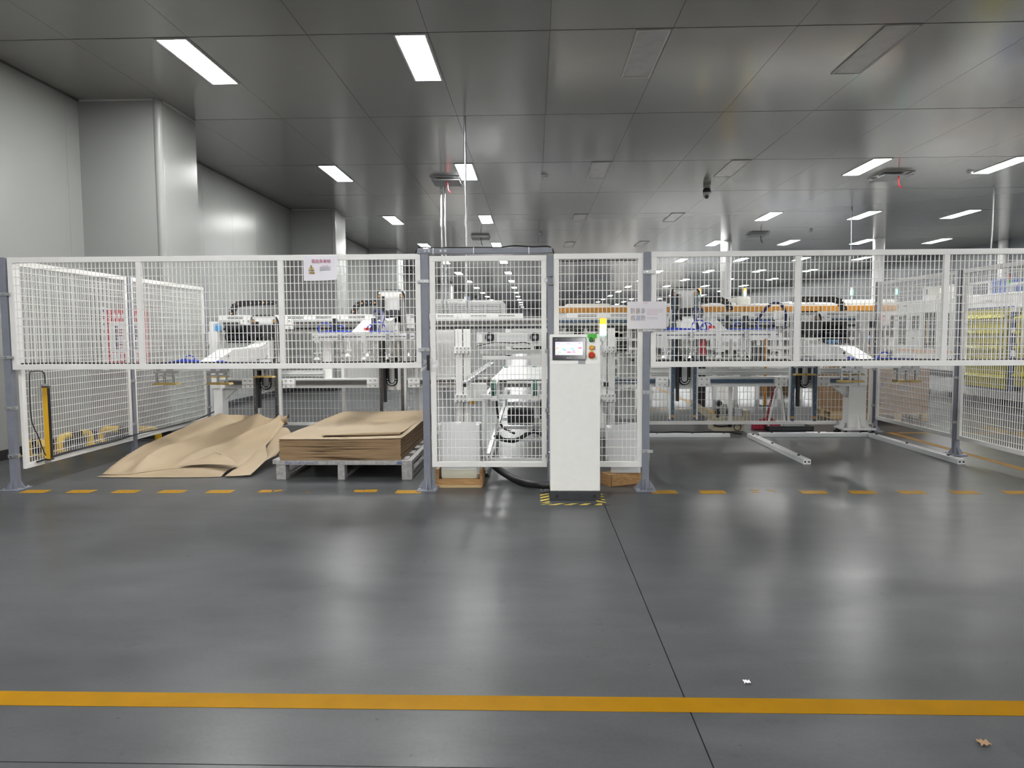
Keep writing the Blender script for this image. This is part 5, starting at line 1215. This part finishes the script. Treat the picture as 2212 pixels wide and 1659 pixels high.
MB().box(XM+.25, XM+.8, min(ca, cb_), max(ca, cb_), zm1+.005, z).build('shell', 'bin_blue', t, bevel=.015)
for k in range(5): y = min(ca, cb_)+.04+k*(abs(cb_-ca)-.08)/4; MB().box(XM+.235, XM+.255, y-.02, y+.02, zm1+.03, z-.03).build('rib', 'bin_blue', t)
MB().box(XM+.23, XM+.82, min(ca, cb_)-.02, max(ca, cb_)+.02, z-.03, z).build('rim', 'bin_blue', t, bevel=.006)
cy_ = PX(2171, 620, XM+.1).y
t = thing('signal_tower', 'unlit red amber green signal tower before the blue crate', 'signal light', (XM+.15, cy_, zm1))
MB().cyl((XM+.15, cy_, zm1), (XM+.15, cy_, zm1+.16), .02, 10).build('pole', 'plastic_white', t)
for k, m in enumerate(('green_tag', 'orange', 'red')): MB().cyl((XM+.15, cy_, zm1+.16+k*.055), (XM+.15, cy_, zm1+.212+k*.055), .03, 12).build('segment', m, t, smooth=True)
# distant machines further down the hall
random.seed(5)
DIST = [(-3.4, 27, 1.6, 3.0, 1.9), (1.5, 24, 3.2, 2.5, 1.75), (6.0, 28, 4.0, 3.0, 2.0), (12.2, 19.5, 3.2, 4.0, 2.0), (11.5, 30, 4, 4, 2.0), (-2.8, 40, 3, 5, 2.0), (3.5, 42, 5, 5, 2.1), (10.5, 46, 5, 5, 2.2), (0, 60, 7, 4, 2.2), (10, 62, 6, 4, 2.2)]
for i, (x, y, w_, d_, h_) in enumerate(DIST):
    sc = ('orange', 'blue', 'grey')[i % 3]; t = thing('hall_machine', 'white boxed machine with %s stripe further down the hall' % sc, 'machine', (x, y, 0), 'hall machines with %s stripe' % sc)
    MB().box(x-w_/2, x+w_/2, y, y+d_, .15, h_).build('housing', 'machine_white', t, bevel=.03)
    MB().box(x-w_/2+.1, x+w_/2-.1, y+.1, y+d_-.1, 0, .15).build('base', 'charcoal', t)
    for k in range(int(w_/.8)):
        xx = x-w_/2+.12+k*.8; MB().box(xx, xx+.5, y-.015, y+.01, .8, 1.35).build('window', 'dark_window', t)
    MB().box(x-w_/2, x+w_/2, y-.012, y, h_-.22, h_-.10).build('stripe', ('orange', 'bin_blue', 'grey_mid')[i % 3], t)
# ================================================================== COLUMNS, CONDUITS, CEILING FITTINGS
for px, py, wh in ((1569, 522, 'behind the orange-striped machine'), (1899, 516, 'behind the gantry end leg'), (2170, 520, 'behind the blue crate')):
    c = PF(px, py, CEIL); t = thing('round_column', 'slim white round column '+wh, 'column', (c.x, c.y, 0))
    MB().cyl((c.x, c.y, .0), (c.x, c.y, CEIL), .17, 24).build('shaft', 'machine_white', t, smooth=True)
    MB().cyl((c.x, c.y, 0), (c.x, c.y, .9), .18, 24).build('protective_sleeve', 'guard_yellow', t, smooth=True)
def conduit(px, py, r, label, zb):
    c = PF(px, py, CEIL); t = thing('conduit', label, 'pipe', (c.x, c.y, zb))
    MB().cyl((c.x, c.y, zb), (c.x, c.y, CEIL), r, 12).build('pipe', 'steel', t, smooth=True); MB().cyl((c.x, c.y, CEIL-.012), (c.x, c.y, CEIL), r*1.3, 16).build('ceiling_collar', 'steel', t)
conduit(1004, 250, .016, 'thin steel conduit dropping from the ceiling to the gantry', ZU1)
conduit(953, 402, .025, 'left-hand steel conduit of the pair dropping to the far white machine'.replace('left-hand ', 'thicker '), 0)
conduit(961, 402, .02, 'thinner steel conduit of the pair dropping to the far white machine', 0)
for px, py, lab, zb in ((1840, 455, 'thin air hose hanging from the ceiling to the orange-striped machine', 1.7), (2147, 400, 'thin air hose hanging from the ceiling to the rack machine', zm1)):
    c = PF(px, py, CEIL); tag(MB().tube(spline([(c.x, c.y, CEIL), (c.x+.01, c.y, 3.4), (c.x-.02, c.y, 2.6), (c.x-.01, c.y, zb)], 5), .016, 8).build('air_drop_hose', 'galv', smooth=True), lab, 'hose')
for i, (px, py, lab) in enumerate(((966, 388, 'open grey ceiling hatch with red strap above the conduit pair'), (1038, 511, 'open grey ceiling hatch far down the hall beyond the conduit pair'), (1925, 377, 'open grey ceiling hatch with red strap between the lit panels'), (1636, 505, 'open grey ceiling hatch with strap near the round column'))):
    c = PF(px, py, CEIL); t = thing('ceiling_hatch', lab, 'hatch', (c.x, c.y, CEIL-.07))
    MB().box(c.x-.26, c.x+.26, c.y-.3, c.y+.3, CEIL-.07, CEIL-.06).build('plate', 'grey_mid', t); b = MB()
    for sx in (-1, 1): b.box(c.x+sx*.27-.012, c.x+sx*.27+.012, c.y-.31, c.y+.31, CEIL-.012, CEIL)
    for sy in (-1, 1): b.box(c.x-.26, c.x+.26, c.y+sy*.31-.012, c.y+sy*.31+.012, CEIL-.012, CEIL)
    b.build('frame', 'lamp_frame', t)
    for sx in (-.22, .22): MB().cyl((c.x+sx, c.y, CEIL-.06), (c.x+sx, c.y, CEIL), .005, 6).build('hanger', 'steel', t)
    MB().tube(spline([(c.x+.03, c.y-.2, CEIL-.06), (c.x+.035, c.y-.22, CEIL-.16), (c.x+.05, c.y-.22, CEIL-.25), (c.x+.09, c.y-.22, CEIL-.28)], 4), .012, 6).build('strap', 'red' if i in (0, 2) else 'charcoal', t)
def dome(px, py, lab, name='smoke_detector', r=.055):
    c = PF(px, py-3, CEIL); t = thing(name, lab, 'detector', (c.x, c.y, CEIL-.05)); MB().lathe((c.x, c.y, CEIL), [(0, -.055), (r*.6, -.055), (r*.75, -.04), (r*.75, -.03), (r, -.022), (r, 0)], 18).build('cover', 'plastic_white', t, smooth=True); MB().cyl((c.x, c.y, CEIL-.04), (c.x, c.y, CEIL-.036), r*.78, 16).build('vent_ring', 'charcoal', t)
dome(1177, 381, 'small white smoke detector on the ceiling beside the film-covered panels'); dome(1168, 507, 'small white smoke detector on the ceiling far beyond the first detector')
dome(2096, 372, 'small white smoke detector on the ceiling next to a lit panel'); dome(1752, 499, 'small white smoke detector on the ceiling near the round columns')
c = PF(1527, 404, CEIL)
t = thing('dome_camera', 'grey security camera hanging from the ceiling seam', 'camera', (c.x, c.y, CEIL-.2))
MB().cyl((c.x, c.y, CEIL-.02), (c.x, c.y, CEIL), .07, 18).build('mount', 'grey_light', t, smooth=True); MB().lathe((c.x, c.y, CEIL-.02), [(.05, 0), (.075, -.03), (.08, -.09), (.07, -.10)], 18).build('body', 'charcoal', t, smooth=True)
MB().lathe((c.x-.01, c.y-.02, CEIL-.12), [(0, -.10), (.045, -.095), (.062, -.05), (.075, 0), (.07, .01)], 18).build('eyeball', 'grey_light', t, smooth=True); MB().cyl((c.x-.015, c.y-.055, CEIL-.195), (c.x-.02, c.y-.075, CEIL-.215), .035, 14).build('lens', 'black_gloss', t, smooth=True)
# ================================================================== FLOOR LITTER
def scrap(px, py, s, m, lab):
    c = PF(px, py); b = MB(); rows = [[(c.x+s*(i-2)*.5+.1*s*math.sin(j*3), c.y+s*(j-2)*.45, .003+s*.5*abs(math.sin(i*1.7+j*1.1))) for i in range(5)] for j in range(5)]
    tag(b.grid(rows).build('litter', m, smooth=True, solid=.001), lab, 'litter')
scrap(1613, 1476, .012, 'paper', 'tiny white paper scrap lying on the open grey floor')
scrap(2125, 1609, .016, 'carton', 'small brown paper scrap on the floor beyond the solid yellow line')
# ================================================================== SEATED WORKERS BEHIND THE GANTRY
def worker(x, y, cap_top, face, label):
    """seated figure; face = heading angle about z"""
    t = thing('person', label, 'person', (x, y, 0))
    k = cap_top/1.33
    V = {}; rad = {}; E = []
    def j(n, p, r): V[n] = p; rad[n] = r
    j('pel', (0, .02, .50), (.14, .11)); j('waist', (0, .0, .66), (.125, .10)); j('chest', (0, -.02, .86), (.155, .11)); j('neckb', (0, -.03, 1.0), (.075, .07)); j('neck', (0, -.04, 1.06), (.055, .055)); j('jaw', (0, -.055, 1.13), (.07, .08)); j('brow', (0, -.055, 1.21), (.078, .092)); j('crown', (0, -.045, 1.275), (.06, .075))
    for s, q in ((-1, 'l'), (1, 'r')):
        j('sh'+q, (s*.17, -.02, .95), (.065, .065)); j('el'+q, (s*.23, -.06, .69), (.046, .046)); j('wr'+q, (s*.15, -.30, .72), (.030, .030)); j('hand'+q, (s*.13, -.37, .725), (.036, .022))
        j('hip'+q, (s*.09, .0, .50), (.095, .095)); j('kn'+q, (s*.11, -.42, .52), (.07, .07)); j('an'+q, (s*.11, -.40, .11), (.045, .05)); j('toe'+q, (s*.115, -.56, .05), (.04, .032))
        E += [('chest', 'sh'+q), ('sh'+q, 'el'+q), ('el'+q, 'wr'+q), ('wr'+q, 'hand'+q), ('pel', 'hip'+q), ('hip'+q, 'kn'+q), ('kn'+q, 'an'+q), ('an'+q, 'toe'+q)]
        for i in range(5):
            a = (-.034+.017*i)*1.0; n1 = 'f%s%d' % (q, i); n2 = 'g%s%d' % (q, i)
            if i == 0: j(n1, (s*.13-s*.04, -.375, .735), (.010, .010)); j(n2, (s*.13-s*.05, -.41, .735), (.008, .008))
            else: j(n1, (s*.13+a, -.425, .725), (.0095, .0095)); j(n2, (s*.13+a, -.46+.006*abs(i-2), .71), (.008, .008))
            E += [('hand'+q, n1), (n1, n2)]
    E += [('pel', 'waist'), ('waist', 'chest'), ('chest', 'neckb'), ('neckb', 'neck'), ('neck', 'jaw'), ('jaw', 'brow'), ('brow', 'crown')]
    names = list(V); idx = {n: i for i, n in enumerate(names)}
    ca_, sa_ = math.cos(face), math.sin(face)
    def W(p): return (p[0]*ca_-p[1]*sa_, p[0]*sa_+p[1]*ca_, p[2]*k)
    me = bpy.data.meshes.new('body'); me.from_pydata([W(V[n]) for n in names], [(idx[a], idx[b]) for a, b in E], [])
    tmp = bpy.data.objects.new('body', me); COL.objects.link(tmp)
    m1 = tmp.modifiers.new('s', 'SKIN'); m1.use_smooth_shade = True
    for i, n in enumerate(names): me.skin_vertices[0].data[i].radius = rad[n]; me.skin_vertices[0].data[i].use_root = (n == 'pel')
    m2 = tmp.modifiers.new('u', 'SUBSURF'); m2.levels = m2.render_levels = 2
    bpy.context.view_layer.update()
    bm_ = bpy.data.meshes.new_from_object(tmp.evaluated_get(bpy.context.evaluated_depsgraph_get())); bpy.data.objects.remove(tmp)
    bm_.name = 'body'; bm_.materials.clear()
    for m in ('jacket', 'trouser', 'skin', 'black'): bm_.materials.append(MATS[m])
    for p in bm_.polygons:
        c = p.center; lx, ly = c.x*ca_+c.y*sa_, -c.x*sa_+c.y*ca_; z = c.z/k
        p.material_index = 2 if (z > 1.03 or ly < -.315 and z > .60) else 3 if z < .14 else 1 if z < .60 else 0
    o = bpy.data.objects.new('body', bm_); COL.objects.link(o); o.parent = t
    def off(b): 
        b.V = [Vector(W(v))+Vector((x, y, 0)) for v in b.V]; return b
    b = MB().lathe((0, -.045, 1.235), [(.098, -.03), (.103, .0), (.098, .04), (.075, .075), (.04, .09), (0, .094)], 20); cp = off(b).build('cap', 'cap_blue', t, smooth=True)
    b = MB(); b.prism([(.085*math.cos(math.radians(a)), -.10+.10*math.sin(math.radians(a))-.04, 1.215) for a in range(180, 361, 20)], (0, 0, .008)); off(b).build('cap_peak', 'navy', cp)
    b = MB().lathe((0, -.03, 1.15), [(.086, -.04), (.09, .0), (.092, .06), (.09, .08)], 18); b.V = [v for v in b.V]; b.F = [f for f in b.F if sum(b.V[i].y for i in f)/4 > -.05]; off(b).build('hair', 'hair', t, smooth=True)
    b = MB().lathe((0, -.145, 1.165), [(0, .02), (.012, .0), (.016, -.02), (0, -.03)], 8); off(b).build('nose', 'skin', t, smooth=True)
    for s in (-1, 1):
        b = MB().cyl((s*.03, -.135, 1.19), (s*.03, -.142, 1.19), .009, 8); off(b).build('eye', 'black', t); b = MB().lathe((s*.085, -.05, 1.17), [(0, .03), (.014, .015), (.014, -.015), (0, -.03)], 8); off(b).build('ear', 'skin', t, smooth=True)
    b = MB().box(-.02, .02, -.139, -.133, 1.118, 1.124); off(b).build('mouth', 'red_dark', t)
    b = MB().lathe((0, -.015, .88), [(.165, -.05), (.178, 0), (.170, .05)], 20); off(b).build('vest_band', 'vest', t, smooth=True)
    st = thing('stool', 'round black work stool under the '+label.split(' seated')[0], 'stool', (x, y, 0))
    MB().cyl((x, y, .36*k), (x, y, .40*k), .17, 20).build('seat', 'black', st, smooth=True); MB().cyl((x, y, .04), (x, y, .36*k), .025, 12).build('column', 'steel', st)
    for a in range(5): q = math.radians(a*72); MB().bar((x, y, .05), (x+.24*math.cos(q), y+.24*math.sin(q), .03), .035, .025).build('leg', 'steel', st)
worker(PY(1886, 740, 12.3).x, 12.3, PY(1886, 724, 12.3).z, math.radians(-60), 'person in blue cap and pale jacket seated beside the gantry end leg')
worker(PY(1793, 740, 13.0).x, 13.0, PY(1793, 729, 13.0).z, math.radians(40), 'person in blue cap seated behind the lowered robot boom')
